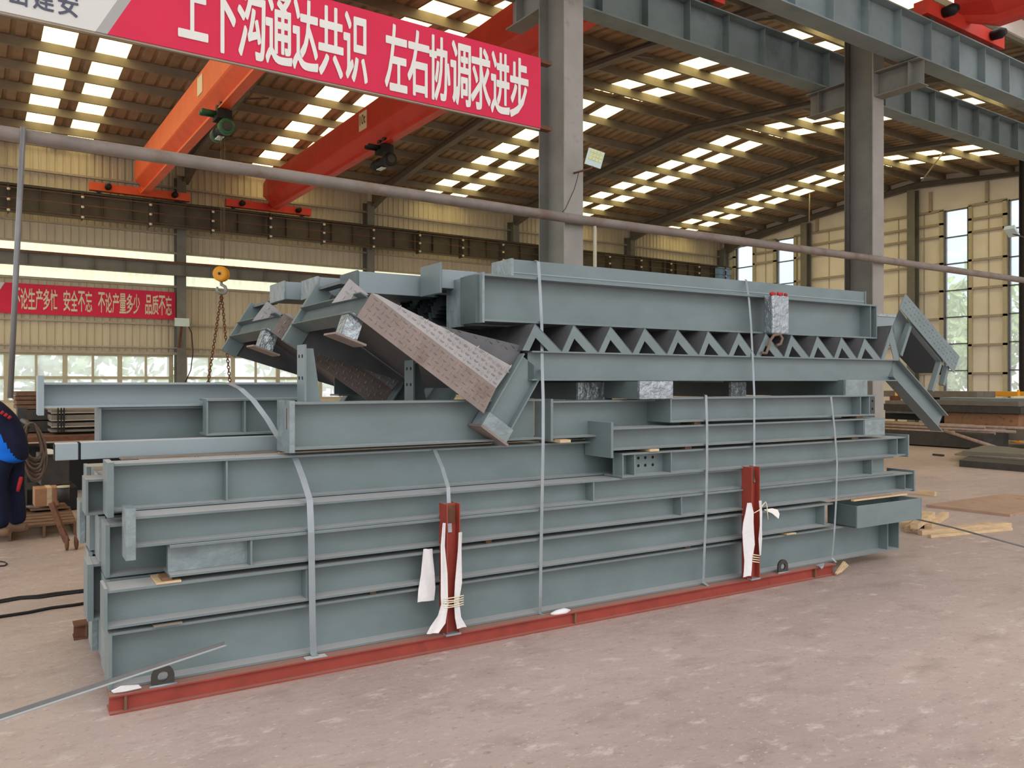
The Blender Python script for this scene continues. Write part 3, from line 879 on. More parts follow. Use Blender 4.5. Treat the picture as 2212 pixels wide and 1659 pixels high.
# square tube at left
x0, x1 = sX(119, 4.95), sX(650, 4.95)
t = thing('square_tube', ((x0 + x1) / 2, 5.0, 1.182), 'pale square steel tube sticking out at the left above the pile corner', 'steel tube')
xm = sX(172, 4.95)
build(MB().box(xm + .006, x1, 4.95, 5.05, 1.182, 1.275), 'tube', 'paintb', t, .004)
build(MB().box(x0, xm - .006, 4.95, 5.05, 1.182, 1.272), 'sleeve', 'paintb', t, .004)
build(MB().box(xm - .006, xm + .006, 4.955, 5.045, 1.186, 1.27), 'joint', 'hole', t)
build(MB().box(x0 - .004, x0, 4.955, 5.045, 1.186, 1.268), 'end_shade_sheet', 'hole', t)  # dark sheet over the solid end paints the hollow's shade
# box girder between second and third layer at right
xa, xb = sX(1847, 4.3), sX(1985, 4.3)
t = thing('channel_box', ((xa + xb) / 2, 4.5, .376), 'short open topped box section sticking out at the right end of the pile', 'steel box')
zz = (.376, .56)
yb0 = 4.28
build(MB().box(xa, xb, yb0, yb0 + .012, *zz), 'front_side', 'paint', t)
mb = MB().box(xa, xb, yb0 + .28, yb0 + .29, *zz); mb.box(xa, xa + .01, yb0 + .012, yb0 + .28, *zz); mb.box(xa, xb, yb0 + .012, yb0 + .28, zz[0], zz[0] + .01)
build(mb, 'inner_sides', 'paintd', t)
build(MB().box(xb, xb + .008, yb0 - .002, yb0 + .29, *zz), 'taped_end', 'wrap', t)
# rows behind the front face
rows = [(4.645, .23), (4.885, .235), (5.13, .23), (5.37, .235), (5.615, .23)]
k = 0
RN = ['second', 'third', 'fourth', 'fifth', 'sixth']
LV = {0: 'bottom', 1: 'second', 2: 'third', 3: 'fourth', 4: 'top'}
for r, (y, b) in enumerate(rows):
    z = .093; lev = 0
    hs = [[.28, .2, .27, .2], [.22, .3, .24, .19], [.32, .22, .2, .21], [.25, .27, .24, .19], [.3, .2, .25, .2]][r]
    for h in hs:
        if r == 0 and lev >= 3: break
        if z + h > 1.17: h = 1.17 - z
        xl = .43 + random.choice((-.03, -.015, 0, .012, .025, .07))
        if r == 1 and lev == 3: xl = sX(190, 4.9)
        xr = 5.9 + random.uniform(-.5, .4)
        if r == 0: xr = min(xr, 5.8)
        dz = random.uniform(0, .008)
        steel_beam('grey beam at the left pile end, %s row from the front, %s layer' % (RN[r], LV[lev]), xl, xr, y, b, z, z + h,
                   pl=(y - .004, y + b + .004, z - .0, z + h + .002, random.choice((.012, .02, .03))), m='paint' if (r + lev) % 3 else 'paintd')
        z += h + .012; lev += 1
# top girders
x0, x1 = sX(1046, 4.6), sX(1893, 4.6)
P1 = steel_beam('large pale deep girder on top of the stair treads, nearest the viewer', x0, x1, 4.6, .24, 1.995, 2.305, tf=.014, m='paint', pl=(4.595, 4.85, 1.985, 2.312, .016), pr=(4.6, 4.84, 1.995, 2.305, .012), stiffs=(sX(1872, 4.65),),
    holes=[(sX(1882, 4.7), z) for z in (2.07, 2.15, 2.23)])
build(MB().box(x0 - .042, x0 - .016, 4.64, 4.85, 1.985, 2.30), 'packing_plate', 'paintd', P1)
x0 = sX(1000, 4.88)
steel_beam('second deep girder on top, its left end plate just behind the nearest one', x0, x1 - .2, 4.875, .22, 1.985, 2.29, m='paint', pl=(4.865, 5.1, 1.975, 2.30, .012))
# flat lying beam on top
xa, xb = sX(1109, 4.72), sX(1867, 4.72)
t = thing('steel_beam', ((xa + xb) / 2, 4.85, 2.307), 'pale box shaped beam lying highest on the pile', 'steel beam', 'painted steel beams of the pile')
mb = MB().box(xa, xb, 4.72, 4.735, 2.307, 2.435); mb.box(xa, xb, 4.735, 4.96, 2.42, 2.432); mb.box(xa, xb, 4.735, 4.96, 2.31, 2.322)
build(mb, 'section', 'paint', t)
build(MB().box(xa, xb, 4.716, 4.7195, 2.34, 2.348), 'weld_seam', 'paintb', t)
build(MB().box(xa - .02, xa, 4.715, 4.98, 2.306, 2.44), 'taped_end', 'wrap', t)
build(MB().box(xb, xb + .014, 4.71, 4.96, 2.306, 2.44), 'end_plate', 'paint', t)
# taped beam ends at upper left
def taped_box(label, u0, y, z0, z1, x1, capm='wrap', dep=.3, m='paintb', cap=.06, ex=.0):
    xa = sX(u0, y)
    t = thing('steel_beam', ((xa + x1) / 2, y + dep / 2, z0), label, 'steel beam', 'taped beams on top of the stairs')
    build(MB().box(xa + cap, x1, y + .01, y + dep - .01, z0 + .006, z1 - .006), 'section', m, t, .004)
    build(MB().box(xa, xa + cap, y - ex, y + dep, z0 - ex, z1 + ex), 'taped_end', capm, t, .006)
    return t
taped_box('bluish beam with a wide grey plate end, on top just left of the deep girders', 946, 4.98, 2.235, 2.375, sX(1030, 5), cap=.015, dep=.28, ex=.035, capm='paint')
taped_box('long bluish taped beam on top above the diamond plate landing', 770, 5.3, 2.205, 2.365, sX(1150, 5.3), cap=.02, dep=.33, capm='paintd')
taped_box('bluish beam with a grey taped end, second from the left on top', 683, 5.72, 2.215, 2.36, sX(1000, 5.7), cap=.025, dep=.36)
taped_box('bluish beam with a grey taped end, farthest left on top', 612, 6.2, 2.225, 2.372, sX(1000, 6.2), cap=.02, dep=.38)
# profiled deck sheets under them
for k in range(5):
    z = 2.0 + k * .028 + (.02 if k else 0)
    mb = MB(); pts = []
    yy = 5.13
    while yy < 6.0:
        pts += [(yy, 0), (yy + .08, 0), (yy + .11, .09), (yy + .19, .09)]; yy += .22
    xa = sX(930, 5.2) + .02 * k; xb = xa + 3.0
    vs = [(xa, a, z + b) for a, b in pts] + [(xb, a, z + b) for a, b in pts]
    n = len(pts)
    mb.add(vs, [(i, i + 1, n + i + 1, n + i) for i in range(n - 1)])
    # thickness
    mb.add([(a, b, c + .002) for a, b, c in vs], [(i, n + i, n + i + 1, i + 1) for i in range(n - 1)])
    tag(build(mb, 'deck_sheet', 'deck'), '%s profiled metal deck sheet of the dark bundle under the top beams, counted from below' % ORD[k], 'deck sheet', 'profiled deck sheets')
# grey cladding bundle seen at right behind the deep girder
xa, xb = sX(1897, 5.5), sX(1952, 5.5)
t = thing('panel_bundle', ((xa + xb) / 2, 5.7, 1.95), 'ribbed grey panel bundle with a silver foil top, behind the right stair landing', 'panel bundle')
za, zb_ = sp(1910, 745, 5.5).z, sp(1910, 678, 5.5).z
build(MB().box(xa - .6, xb, 5.5, 5.8, za, zb_ - .03), 'panels', 'paintb', t)
build(MB().box(xa - .6, xb, 5.49, 5.82, zb_ - .03, zb_), 'foil_top', 'foil', t)
# ---------------------------------------------------------------- stairs
def studs(mb, pts, nrm, du, step=.038, seed=1):
    """raised lozenges of diamond plate over a convex polygon"""
    pts = [Vector(p) for p in pts]; nrm = Vector(nrm).normalized(); du = Vector(du).normalized(); dv = nrm.cross(du)
    o = pts[0]
    P2 = [((p - o).dot(du), (p - o).dot(dv)) for p in pts]
    def inside(x, y, mg=.006):
        sg = None
        for i in range(len(P2)):
            ax, ay = P2[i]; bx_, by = P2[(i + 1) % len(P2)]
            L = math.hypot(bx_ - ax, by - ay)
            if L < 1e-6: continue
            c = ((bx_ - ax) * (y - ay) - (by - ay) * (x - ax)) / L
            if abs(c) < mg: return False
            s = c > 0
            if sg is None: sg = s
            elif sg != s: return False
        return True
    xs = [p[0] for p in P2]; ys = [p[1] for p in P2]
    i0, i1 = int(min(xs) / step) - 1, int(max(xs) / step) + 1
    j0, j1 = int(min(ys) / step) - 1, int(max(ys) / step) + 1
    for i in range(i0, i1 + 1):
        for j in range(j0, j1 + 1):
            x, y = i * step, j * step
            if not inside(x, y): continue
            a = du if (i + j) % 2 else dv
            b = nrm.cross(a)
            c = o + du * x + dv * y
            h = nrm * .005
            L, W = .019, .007
            mb.add([c - a * L, c - b * W + h * .0, c + a * L, c + b * W, c - a * L * .4 + h, c + a * L * .4 + h],
                   [(0, 1, 5, 4), (1, 2, 5), (2, 3, 4, 5), (3, 0, 4)], False)
    return mb
APX = [(1157, 699), (1241, 701), (1320, 703), (1394, 708), (1465, 711), (1531, 713), (1597, 715), (1656, 720), (1711, 722), (1767, 723), (1819, 727), (1869, 729), (1928, 703)]
BAS = [1129, 1215, 1294, 1368, 1442, 1511, 1575, 1634, 1695, 1750, 1803, 1853, 1905, 1945]
Y0, Y1 = 4.5, 5.65
ZS = (1.609, 1.805)
def stair(label, group):
    t = thing('stair_flight', (4.2, (Y0 + Y1) / 2, 1.2), label, 'stair flight', group)
    xa, xb = sX(1150, Y0), sX(1941, Y0)
    A0, A1 = Vector((xa, 0, 1.707)), Vector((xb, 0, 1.707))
    E0 = sp(1066, 938, Y0); E1 = sp(2042, 914, Y0)
    for y, s in ((Y0 + .06, 1), (Y1 - .06, -1)):
        st = build(MB().ext(C(ZS[1] - ZS[0], .07 * 1, .010, .008) if s < 0 else I(ZS[1] - ZS[0], .12, .010, .008), (xa, y, ZS[0]), (xb, y, ZS[0])), 'stringer', 'paint', t)
        a = Vector((xa + .0, y, 1.707)); b = Vector((E0.x, y, E0.z))
        d = (b - a).normalized(); h = .2
        upv = Vector((-d.z, 0, d.x)); upv = upv if upv.x < 0 else -upv
        build(MB().ext([(p[0], p[1] - h / 2) for p in I(h, .12, .01, .008)], a - d * .03, b, upv), 'leg', 'paint', st)
        build(MB().ext([(-.085, -.12), (.085, -.12), (.085, .12), (-.085, .12)], b, b + d * .016, upv), 'base_plate', 'plate', st)
        build(MB().ext([(-.068, -.108), (.068, -.108), (.068, .108), (-.068, .108)], b - d * .1, b - d * .001, upv), 'wrapped_foot', 'wrap', st)
        a = Vector((xb, y, 1.707)); b = Vector((E1.x, y, E1.z))
        d = (b - a).normalized(); h = .185
        upv = Vector((-d.z, 0, d.x)); upv = upv if upv.z > 0 else -upv
        build(MB().ext([(p[0], p[1] - h / 2) for p in I(h, .12, .01, .008)], a - d * .03, b, upv), 'upper_landing_beam', 'paint', st)
    # treads and their brackets
    n = len(APX)
    for k in range(n):
        b0 = sp(BAS[k], 755, Y0); b0.z = ZS[1]
        ap = sp(APX[k][0], APX[k][1], Y0); ap.z = min(ap.z, 1.99) if k < 12 else ap.z
        b1 = sp(BAS[k + 1], 755, Y0); b1.z = ZS[1]
        d = (ap - b0); nn = Vector((d.z, 0, -d.x)).normalized()
        quad = [Vector((b0.x, Y0 + .015, b0.z)), Vector((ap.x, Y0 + .015, ap.z)), Vector((ap.x, Y1 - .015, ap.z)), Vector((b0.x, Y1 - .015, b0.z))]
        mb = MB().slab(quad, nn * .004)
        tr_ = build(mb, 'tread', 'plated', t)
        for y in (Y0 + .004, Y1 - .012):
            q0 = Vector((b0.x, y, b0.z)); q1 = Vector((ap.x, y, ap.z)); q2 = Vector((b1.x, y, b1.z))
            dd = (q1 - q0).normalized(); nr = Vector((dd.z, 0, -dd.x))
            m_ = q0 + (q1 - q0) * .55
            bb_ = q2 - q0
            br = MB().slab([q0, q0 + bb_ * .17, q0 + bb_ * .17 + (q1 - q0) * .5, q0 + (q1 - q0) * .67], (0, .006, 0))
            br.slab([q1, q2, q2 - bb_ * .34, q1 + (q0 - q1) * .34], (0, .006, 0))
            br.slab([q1, q2, q2 - bb_ * .04, q1 + (q0 - q1) * .04], (0, .05 if y < 5 else -.05, 0))
            build(br, 'tread_bracket', 'paint', tr_)
        if k < n - 1:
            pass
    # lower landing: fascia, deck, end frame
    y = Y0 - .004
    fq = [sp(u, v, y) for u, v in ((771, 684), (1045, 893), (1072, 838), (803, 633))]
    nr = Vector((0, -1, 0)); du = fq[1] - fq[0]
    mb = MB().slab(fq, (0, .006, 0)); studs(mb, fq, nr, du)
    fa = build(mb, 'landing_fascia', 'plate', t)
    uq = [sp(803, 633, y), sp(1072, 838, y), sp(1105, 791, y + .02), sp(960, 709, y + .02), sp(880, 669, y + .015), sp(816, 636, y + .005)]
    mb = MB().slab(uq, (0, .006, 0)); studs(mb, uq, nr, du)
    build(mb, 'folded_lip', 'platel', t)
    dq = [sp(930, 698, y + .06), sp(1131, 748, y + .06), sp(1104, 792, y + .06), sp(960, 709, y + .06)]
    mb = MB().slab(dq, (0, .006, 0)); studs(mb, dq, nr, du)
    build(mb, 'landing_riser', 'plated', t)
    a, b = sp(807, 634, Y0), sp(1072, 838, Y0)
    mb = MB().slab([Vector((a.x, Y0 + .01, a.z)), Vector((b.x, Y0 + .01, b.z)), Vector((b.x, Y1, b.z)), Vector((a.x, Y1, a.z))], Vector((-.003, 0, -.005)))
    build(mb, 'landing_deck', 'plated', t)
    lo_, hi = sp(773, 686, Y0), sp(797, 641, Y0)
    upv = (hi - lo_).normalized(); h = (hi - lo_).length
    up3 = Vector((upv.x, 0, upv.z))
    build(MB().ext(I(h, .11, .008, .007), (lo_.x + .0, Y0 + .006, lo_.z), (lo_.x, Y1, lo_.z), up3), 'landing_end_beam', 'paintd', t)
    # far side frame member
    p0, p1 = sp(629, 745, Y1), sp(702, 624, Y1)
    build(MB().bar((p0.x, Y1 + .03, p0.z), (p1.x, Y1 + .03, p1.z), .05, .13, Vector((-up3.z, 0, up3.x))), 'frame_member', 'paint', t)
    q0, q1 = sp(725, 655, Y1), sp(640, 742, Y1)
    # top beam of the end frame
    build(MB().bar((p1.x, Y1 + .05, p1.z), (p1.x, p1.x * 2.698, p1.z), .09, .02), 'frame_top', 'paintd', t)
    tq = [sp(u, v, Y0 + .12) for u, v in ((755, 602), (798, 638), (717, 655))]
    mb = MB().slab(tq, (0, .006, 0)); studs(mb, tq, (0, -1, 0), tq[1] - tq[0])
    build(mb, 'corner_plate', 'platel', t)
    # stub foot under the landing
    s0, s1 = sp(757, 700, Y0 + .1), sp(746, 732, Y0 + .1)
    d = (s1 - s0); 
    st = build(MB().ext([(-.06, -.05), (.06, -.05), (.06, .05), (-.06, .05)], s0 - d * .6, s1, Vector((d.z, 0, -d.x))), 'stub_foot', 'foil', t)
    build(MB().ext([(-.1, -.1), (.1, -.1), (.1, .1), (-.1, .1)], s1, s1 + d.normalized() * .012, Vector((d.z, 0, -d.x))), 'foot_plate', 'plate', st)
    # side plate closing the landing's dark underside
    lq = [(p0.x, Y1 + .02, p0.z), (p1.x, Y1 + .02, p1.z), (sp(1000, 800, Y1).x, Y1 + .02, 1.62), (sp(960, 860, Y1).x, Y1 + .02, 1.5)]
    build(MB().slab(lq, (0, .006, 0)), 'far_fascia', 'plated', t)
    # upper landing: long fascia box on posts
    yq = Y0 - .0
    fq = [sp(u, v, yq) for u, v in ((1943, 665), (2061, 805), (2073, 770), (1956, 634))]
    top = [sp(u, v, yq) for u, v in ((1956, 634), (2073, 770))]
    mb = MB().slab(fq, (0, .006, 0))
    du = fq[1] - fq[0]; studs(mb, fq, (0, -1, 0), du, .045)
    build(mb, 'upper_fascia', 'paint', t)
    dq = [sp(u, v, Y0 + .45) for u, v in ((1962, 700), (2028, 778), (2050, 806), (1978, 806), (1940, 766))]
    build(MB().slab(dq, (0, .006, 0)), 'upper_shade_plate', 'hole', t)  # near-black sheet paints the shade inside the covered landing
    for a, b, wd in (((1964, 700), (1942, 768), .035), ((1966, 702), (2030, 780), .035), ((2030, 778), (2010, 845), .035), ((2044, 792), (2034, 832), .035)):
        A, Bq = sp(a[0], a[1], Y0 + .05), sp(b[0], b[1], Y0 + .05)
        build(MB().bar(A, Bq, .05, wd, Vector((0, 1, 0)).cross(Bq - A)), 'landing_post', 'paint', t)
    rq = [sp(1943, 668, Y0 + .03), sp(1934, 745, Y0 + .03), sp(1928, 700, Y0 + .03)]
    rr = [sp(u, v, Y0 + .1) for u, v in ((1943, 668), (1930, 702), (1934, 750), (1944, 768), (1966, 700))]
    build(MB().slab(rr, (0, .006, 0)), 'upper_riser', 'paint', t)
    return t
s1_ = stair('front steel stair flight with the brown diamond plate landing, lying on the pile', 'stair flights on the pile')
s2_ = copy_tree(s1_, (-.1, 1.42, -.02), 'rear steel stair flight with wrapped feet, behind and left of the front flight', 'stair flights on the pile')
# tapered bracket standing on the shaded beam
def bracket(u0, u1, u2, v0, v1, y, label, m='paint'):
    a, b = sp(u0, v1, y), sp(u1, v1, y)
    zt = sp(u0, v0, y).z
    t = thing('tapered_bracket', ((a.x + b.x) / 2, y, a.z), label, 'steel bracket')
    a = a.copy(); a.x += .0
    f = build(MB().box(a.x - .012, a.x, y - .01, y + .13, a.z, zt), 'end_plate', m, t)
    e = sp(u2, v0 + 10, y)
    build(MB().slab([(a.x, y + .06, a.z), (b.x, y + .06, a.z), (e.x, y + .06, zt - .02), (a.x, y + .06, zt - .02)], (0, .008, 0)), 'web', m, t)
    for dx in (.03, .09):
        for q in (.42, .8): build(MB().lathe((a.x - .0135, y + dx, a.z + (zt - a.z) * q), (a.x - .0115, y + dx, a.z + (zt - a.z) * q), [(0, .011), (1, .011)], 10), 'bolt_hole_disc', 'hole', f)
    return t
bracket(661, 700, 684, 744, 869, 4.62, 'tapered grey bracket with four bolt holes standing on the deep shaded beam')
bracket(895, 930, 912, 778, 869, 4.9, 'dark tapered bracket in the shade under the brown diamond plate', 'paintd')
# boxes under the stairs
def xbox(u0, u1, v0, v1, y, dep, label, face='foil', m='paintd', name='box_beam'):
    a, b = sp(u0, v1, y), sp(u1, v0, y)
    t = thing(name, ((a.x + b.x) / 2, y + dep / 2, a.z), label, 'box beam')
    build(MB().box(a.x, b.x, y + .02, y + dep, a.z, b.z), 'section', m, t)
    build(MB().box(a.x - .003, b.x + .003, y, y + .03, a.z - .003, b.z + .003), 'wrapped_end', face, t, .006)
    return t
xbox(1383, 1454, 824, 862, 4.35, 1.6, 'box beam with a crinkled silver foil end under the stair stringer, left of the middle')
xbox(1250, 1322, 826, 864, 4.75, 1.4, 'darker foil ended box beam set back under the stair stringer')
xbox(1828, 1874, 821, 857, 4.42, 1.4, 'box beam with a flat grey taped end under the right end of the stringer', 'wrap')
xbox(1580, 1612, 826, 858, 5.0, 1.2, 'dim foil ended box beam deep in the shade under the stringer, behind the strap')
a, b = sp(1663, 722, 4.53), sp(1699, 640, 4.53)
t = thing('wrapped_post', ((a.x + b.x) / 2, 4.6, a.z), 'silver foil wrapped block with a red rag on top, before the deep girder', 'wrapped post')
build(MB().box(a.x, b.x, 4.50, 4.595, a.z, b.z), 'foil_wrap', 'foil', t, .012)
mb = MB()
for k in range(7):
    cx = a.x + (b.x - a.x) * (k + .5) / 7
    mb.lathe((cx - .02, 4.5 + (k % 3) * .02, b.z), (cx + .015, 4.55, b.z + .02 + .008 * (k % 2)), [(0, .008), (.5, .016), (1, .006)], 7)
build(mb, 'red_rag', 'redcloth', t)
pts = [sp(u, v, 4.48) for u, v in ((1645, 762), (1655, 763), (1660, 750), (1664, 735), (1672, 724), (1684, 722), (1690, 731), (1686, 743), (1678, 746))]
tag(build(MB().tube(pts, .012, 7), 'wire_rope_loop', 'rope'), 'short twisted wire rope loop hanging below the foil wrapped block', 'rope')
# ---------------------------------------------------------------- skid, stakes, lugs
def skid(yf, xa, xb, label, m):
    t = thing('skid_beam', ((xa + xb) / 2, yf + .05, 0), label, 'skid beam', 'skid beams')
    build(MB().ext(C(.09, .1, .009, .007), (xa, yf + .03, .001), (xb, yf + .03, .001)), 'section', m, t)
    build(MB().box(xa, xb, yf, yf + .031, .001, .009), 'toe_flange', m, t); build(MB().box(xa, xb, yf, yf + .031, .083, .091), 'top_flange', m, t)
    for x in (xa + .07, (xa + xb) / 2 + .05, xb - .25):
        build(MB().box(x - .006, x + .006, yf + .006, yf + .029, .01, .082), 'weld', 'woodd', t)
    return t
xs0, xs1 = sX(237, 4.34), sX(1806, 4.34)
skid(4.34, xs0, xs1, 'red painted skid beam under the front of the pile', 'oxide')
skid(5.72, .36, 5.6, 'dark skid beam end poking out under the back left corner of the pile', 'rust')
def stake(u0, u1, v0, v1, label, cloth, face):
    y = 4.345
    a, b = sp(u0, v1, y), sp(u1, v0, y)
    t = thing('stake', ((a.x + b.x) / 2, y, .093), label, 'stake', 'red stakes welded to the skid')
    wd = .105; xc = (a.x + b.x) / 2
    mb = MB().box(xc - .045, xc - .038, y - .03, y + .07, .093, b.z); mb.box(xc + .038, xc + .045, y - .03, y + .07, .093, b.z); mb.box(xc - .038, xc + .038, y + .016, y + .023, .093, b.z)
    build(mb, 'section', 'oxide', t)
    build(MB().box(xc - .034, xc + .034, y + .012, y + .0155, b.z - .12, b.z - .015), 'scorched_patch', 'rust', t)
    build(MB().box(xc - .05, xc + .05, y - .033, y + .01, .092, .104), 'weld_bead', 'galv', t)
    return t, xc, b.z
t, xc, zt = stake(955, 994, 1086, 1366, 'red steel stake wrapped in white cloth on the skid, left one', True, 1)
def ribbon(pts, wds, y0, seed=0):
    """hanging cloth strip: points of its middle line with widths"""
    random.seed(seed); mb = MB(); vs = []; n = 5
    for (x, y, z), w_ in zip(pts, wds):
        for j in range(n):
            vs.append((x + w_ * (j / (n - 1) - .5), y + .007 * math.sin(j * 2.1 + z * 21), z + random.uniform(-.003, .003)))
    fs = [(i * n + j, i * n + j + 1, (i + 1) * n + j + 1, (i + 1) * n + j) for i in range(len(pts) - 1) for j in range(n - 1)]
    mb.add(vs, fs, True); mb.add([(a, b + .002, c) for a, b, c in vs], [f[::-1] for f in fs], True)
    return mb
yv = 4.30
def rb(lst, y, m_='white_cloth', seed=0):
    pts = []; wds = []
    for u0, u1, v in lst:
        a, b = sp(u0, v, y), sp(u1, v, y)
        pts.append(((a.x + b.x) / 2, y, a.z)); wds.append(abs(b.x - a.x))
    return ribbon(pts, wds, y, seed)
cl = thing('protective_cloth', (xc, yv, .1), 'white cloth strips tied around the left red stake', 'cloth', 'white cloths tied around the stakes')
build(rb([(956, 962, 1130), (953, 961, 1180), (952, 966, 1240), (953, 968, 1290), (953, 970, 1305)], 4.305, seed=1), 'left_strip', 'cloth', cl)
build(rb([(953, 971, 1306), (945, 966, 1330), (930, 962, 1352), (922, 946, 1371)], 4.303, seed=2), 'left_tail', 'cloth', cl)
build(rb([(992, 997, 1150), (989, 998, 1190), (984, 997, 1260), (981, 993, 1300), (982, 996, 1335), (988, 1007, 1358)], 4.306, seed=3), 'right_strip', 'cloth', cl)
mb = MB()
for k in range(5):
    z = sp(970, 1292 + 5 * k, 4.3).z
    mb.tube([(xc - .07, 4.30, z), (xc, 4.298, z - .004 * (k % 2)), (xc + .06, 4.30, z + .003)], .0035, 5)
build(mb, 'tie_string', 'letterc', cl)
t, xc, zt = stake(1609, 1643, 1007, 1248, 'red steel stake wrapped in white cloth on the skid, right one', True, 2)
cl = thing('protective_cloth', (xc, yv, .1), 'crumpled white cloth bag tied around the right red stake', 'cloth', 'white cloths tied around the stakes')
build(rb([(1616, 1622, 1086), (1611, 1629, 1108), (1604, 1629, 1130), (1603, 1628, 1150), (1607, 1630, 1180), (1607, 1627, 1210), (1606, 1623, 1235), (1606, 1621, 1247)], 4.29, seed=4), 'left_wrap', 'cloth', cl)
build(rb([(1641, 1644, 1082), (1641, 1648, 1110), (1640, 1646, 1135), (1640, 1645, 1165), (1640, 1644, 1200)], 4.30, seed=5), 'right_wrap', 'cloth', cl)
pp = [sp(u, v, 4.3) for u, v in ((1650, 1101), (1668, 1098), (1680, 1101), (1684, 1110), (1682, 1121), (1668, 1109))]
build(MB().slab(pp, (0, .003, 0)), 'paper_tag', 'letter', cl)
mb = MB().tube([sp(u, v, 4.292) for u, v in ((1629, 1108), (1640, 1102), (1650, 1088), (1654, 1084), (1657, 1095), (1659, 1122))], .004, 5)
for k in range(4): mb.tube([sp(1626, 1198 + 5 * k, 4.288), sp(1640, 1200 + 5 * k, 4.29)], .004, 5)
build(mb, 'tie_string', 'letterc', cl)
# loose strip of cloth hanging from the packing
o = build(rb([(915, 935, 1187), (912, 936, 1205), (909, 938, 1240), (905, 940, 1275), (902, 939, 1302)], 4.385, seed=6), 'cloth_strip', 'cloth')
tag(o, 'loose white cloth strip hanging flat on the pile left of the left stake', 'cloth')
def lug(uc, v0, v1, wpx, label):
    y = 4.36
    a, b = sp(uc - wpx / 2, v1, y), sp(uc + wpx / 2, v0, y)
    t = thing('lifting_lug', ((a.x + b.x) / 2, y, .092), label, 'lifting lug', 'lifting lugs on the skid')
    xc = (a.x + b.x) / 2; wd = b.x - a.x; h = b.z - .092
    n = 24; R = wd / 2; hc = h - R; r = wd * .23
    out = []; inn = []
    for k in range(n):
        q = 2 * math.pi * k / n
        cx, cz = math.cos(q), math.sin(q)
        inn.append((xc + r * cx, hc + r * cz))
        if cz >= 0: out.append((xc + R * cx, hc + R * cz))
        else:
            s = min(R / max(abs(cx), 1e-6), hc / max(abs(cz), 1e-6)); out.append((xc + s * cx, hc + s * cz))
    vs = []
    for yy in (y, y + .014):
        vs += [(p[0], yy, .092 + p[1]) for p in out] + [(p[0], yy, .092 + p[1]) for p in inn]
    fs = []
    for k in range(n):
        k2 = (k + 1) % n
        fs += [(k, k2, n + k2, n + k), (2 * n + k, 3 * n + k, 3 * n + k2, 2 * n + k2), (k, 2 * n + k, 2 * n + k2, k2), (n + k, n + k2, 3 * n + k2, 3 * n + k)]
    build(MB().add(vs, fs), 'eye_plate', 'dark', t)
    build(MB().tube([(a.x - .01, y - .004, .095), (b.x + .012, y - .004, .095)], .007, 6), 'weld_bead', 'galv', t)
    return t
lug(352, 1434, 1483, 50, 'rusty lifting eye welded on the red skid near its left end')
lug(1692, 1207, 1238, 21, 'rusty lifting eye welded on the red skid right of the right stake')
# straps
def strap(label, pts, wd=.032):
    P = [sp(u, v, y) for u, v, y in pts]
    return tag(build(MB().strap(P, (1, 0, 0), wd, .002), 'steel_strap', 'galv'), label, 'strap', 'steel straps around the pile')
strap('wide steel strap curving down over the left part of the pile', [(470, 826, 5.1), (497, 829, 5.0), (520, 840, 4.92), (548, 866, 4.85), (577, 905, 4.8), (600, 943, 4.77), (628, 975, 4.70), (640, 995, 4.60), (655, 1035, 4.5), (669, 1080, 4.40), (672, 1150, 4.385), (674, 1270, 4.385), (675, 1350, 4.39), (677, 1412, 4.40), (684, 1420, 4.37)], .036)
build(MB().box(sX(660, 4.36), sX(706, 4.36), 4.35, 4.4, .0915, .0945), 'strap_end', 'paintb', bpy.data.objects['steel_strap'])
strap('steel strap running down into the left red stake', [(905, 966, 4.9), (938, 970, 4.62), (955, 1010, 4.5), (968, 1053, 4.40), (969, 1080, 4.385), (972, 1150, 4.35)], .026)
strap('tall steel strap right of the stair foot, from the top beam to the skid', [(1150, 568, 4.95), (1158, 563, 4.72), (1163, 566, 4.60), (1165, 600, 4.59), (1170, 700, 4.585), (1171, 790, 4.485), (1173, 860, 4.46), (1173, 950, 4.40), (1171, 1060, 4.385), (1169, 1160, 4.385), (1167, 1290, 4.40), (1166, 1325, 4.42), (1178, 1331, 4.37)], .024)
strap('thin steel strap over the short beams in the middle right of the front face', [(1522, 853, 4.5), (1525, 854, 4.39), (1527, 920, 4.385), (1527, 1000, 4.385), (1525, 1100, 4.385), (1521, 1200, 4.385), (1519, 1258, 4.40), (1530, 1266, 4.37)], .024)
strap('tall thin steel strap running down into the right red stake', [(1610, 604, 4.8), (1612, 606, 4.70), (1618, 650, 4.59), (1622, 700, 4.585), (1626, 780, 4.48), (1629, 850, 4.42), (1629, 950, 4.385), (1629, 1003, 4.38), (1631, 1042, 4.355)], .022)
strap('rightmost steel strap of the front face, curving under the last beams', [(1793, 855, 4.5), (1795, 857, 4.39), (1803, 930, 4.385), (1808, 1000, 4.385), (1806, 1080, 4.37), (1802, 1150, 4.36), (1797, 1205, 4.385), (1806, 1215, 4.36)], .022)
# timber packers and shims between the layers
def packer(u0, u1, v, y, h, label, dep=.3, m='wood', z=None):
    a, b = sX(u0, y), sX(u1, y)
    zz = z if z is not None else sp(u0, v, y).z
    tag(build(MB().box(a, b, y, y + dep, zz, zz + h), 'timber_shim', m), label, 'timber shim', 'timber shims between the beams')
packer(338, 392, 1240, 4.395, .010, 'thin pale board shim under the film wrapped beam end at the lower left', .2, z=.588)
packer(350, 372, 1235, 4.41, .016, 'dark wooden wedge on the thin pale board shim', .12, 'woodd', z=.599)
packer(332, 394, 1340, 4.395, .010, 'flat grey shim between the two lowest front beams, near the left end', .2, 'tan', z=.376)
packer(1210, 1233, 957, 4.5, .02, 'small orange timber shim under the shaded middle beam, right of the tall strap', .25, z=1.19)
packer(1404, 1424, 972, 4.39, .018, 'small orange timber shim under the beam with the wide dark end plate', .25, z=1.107)
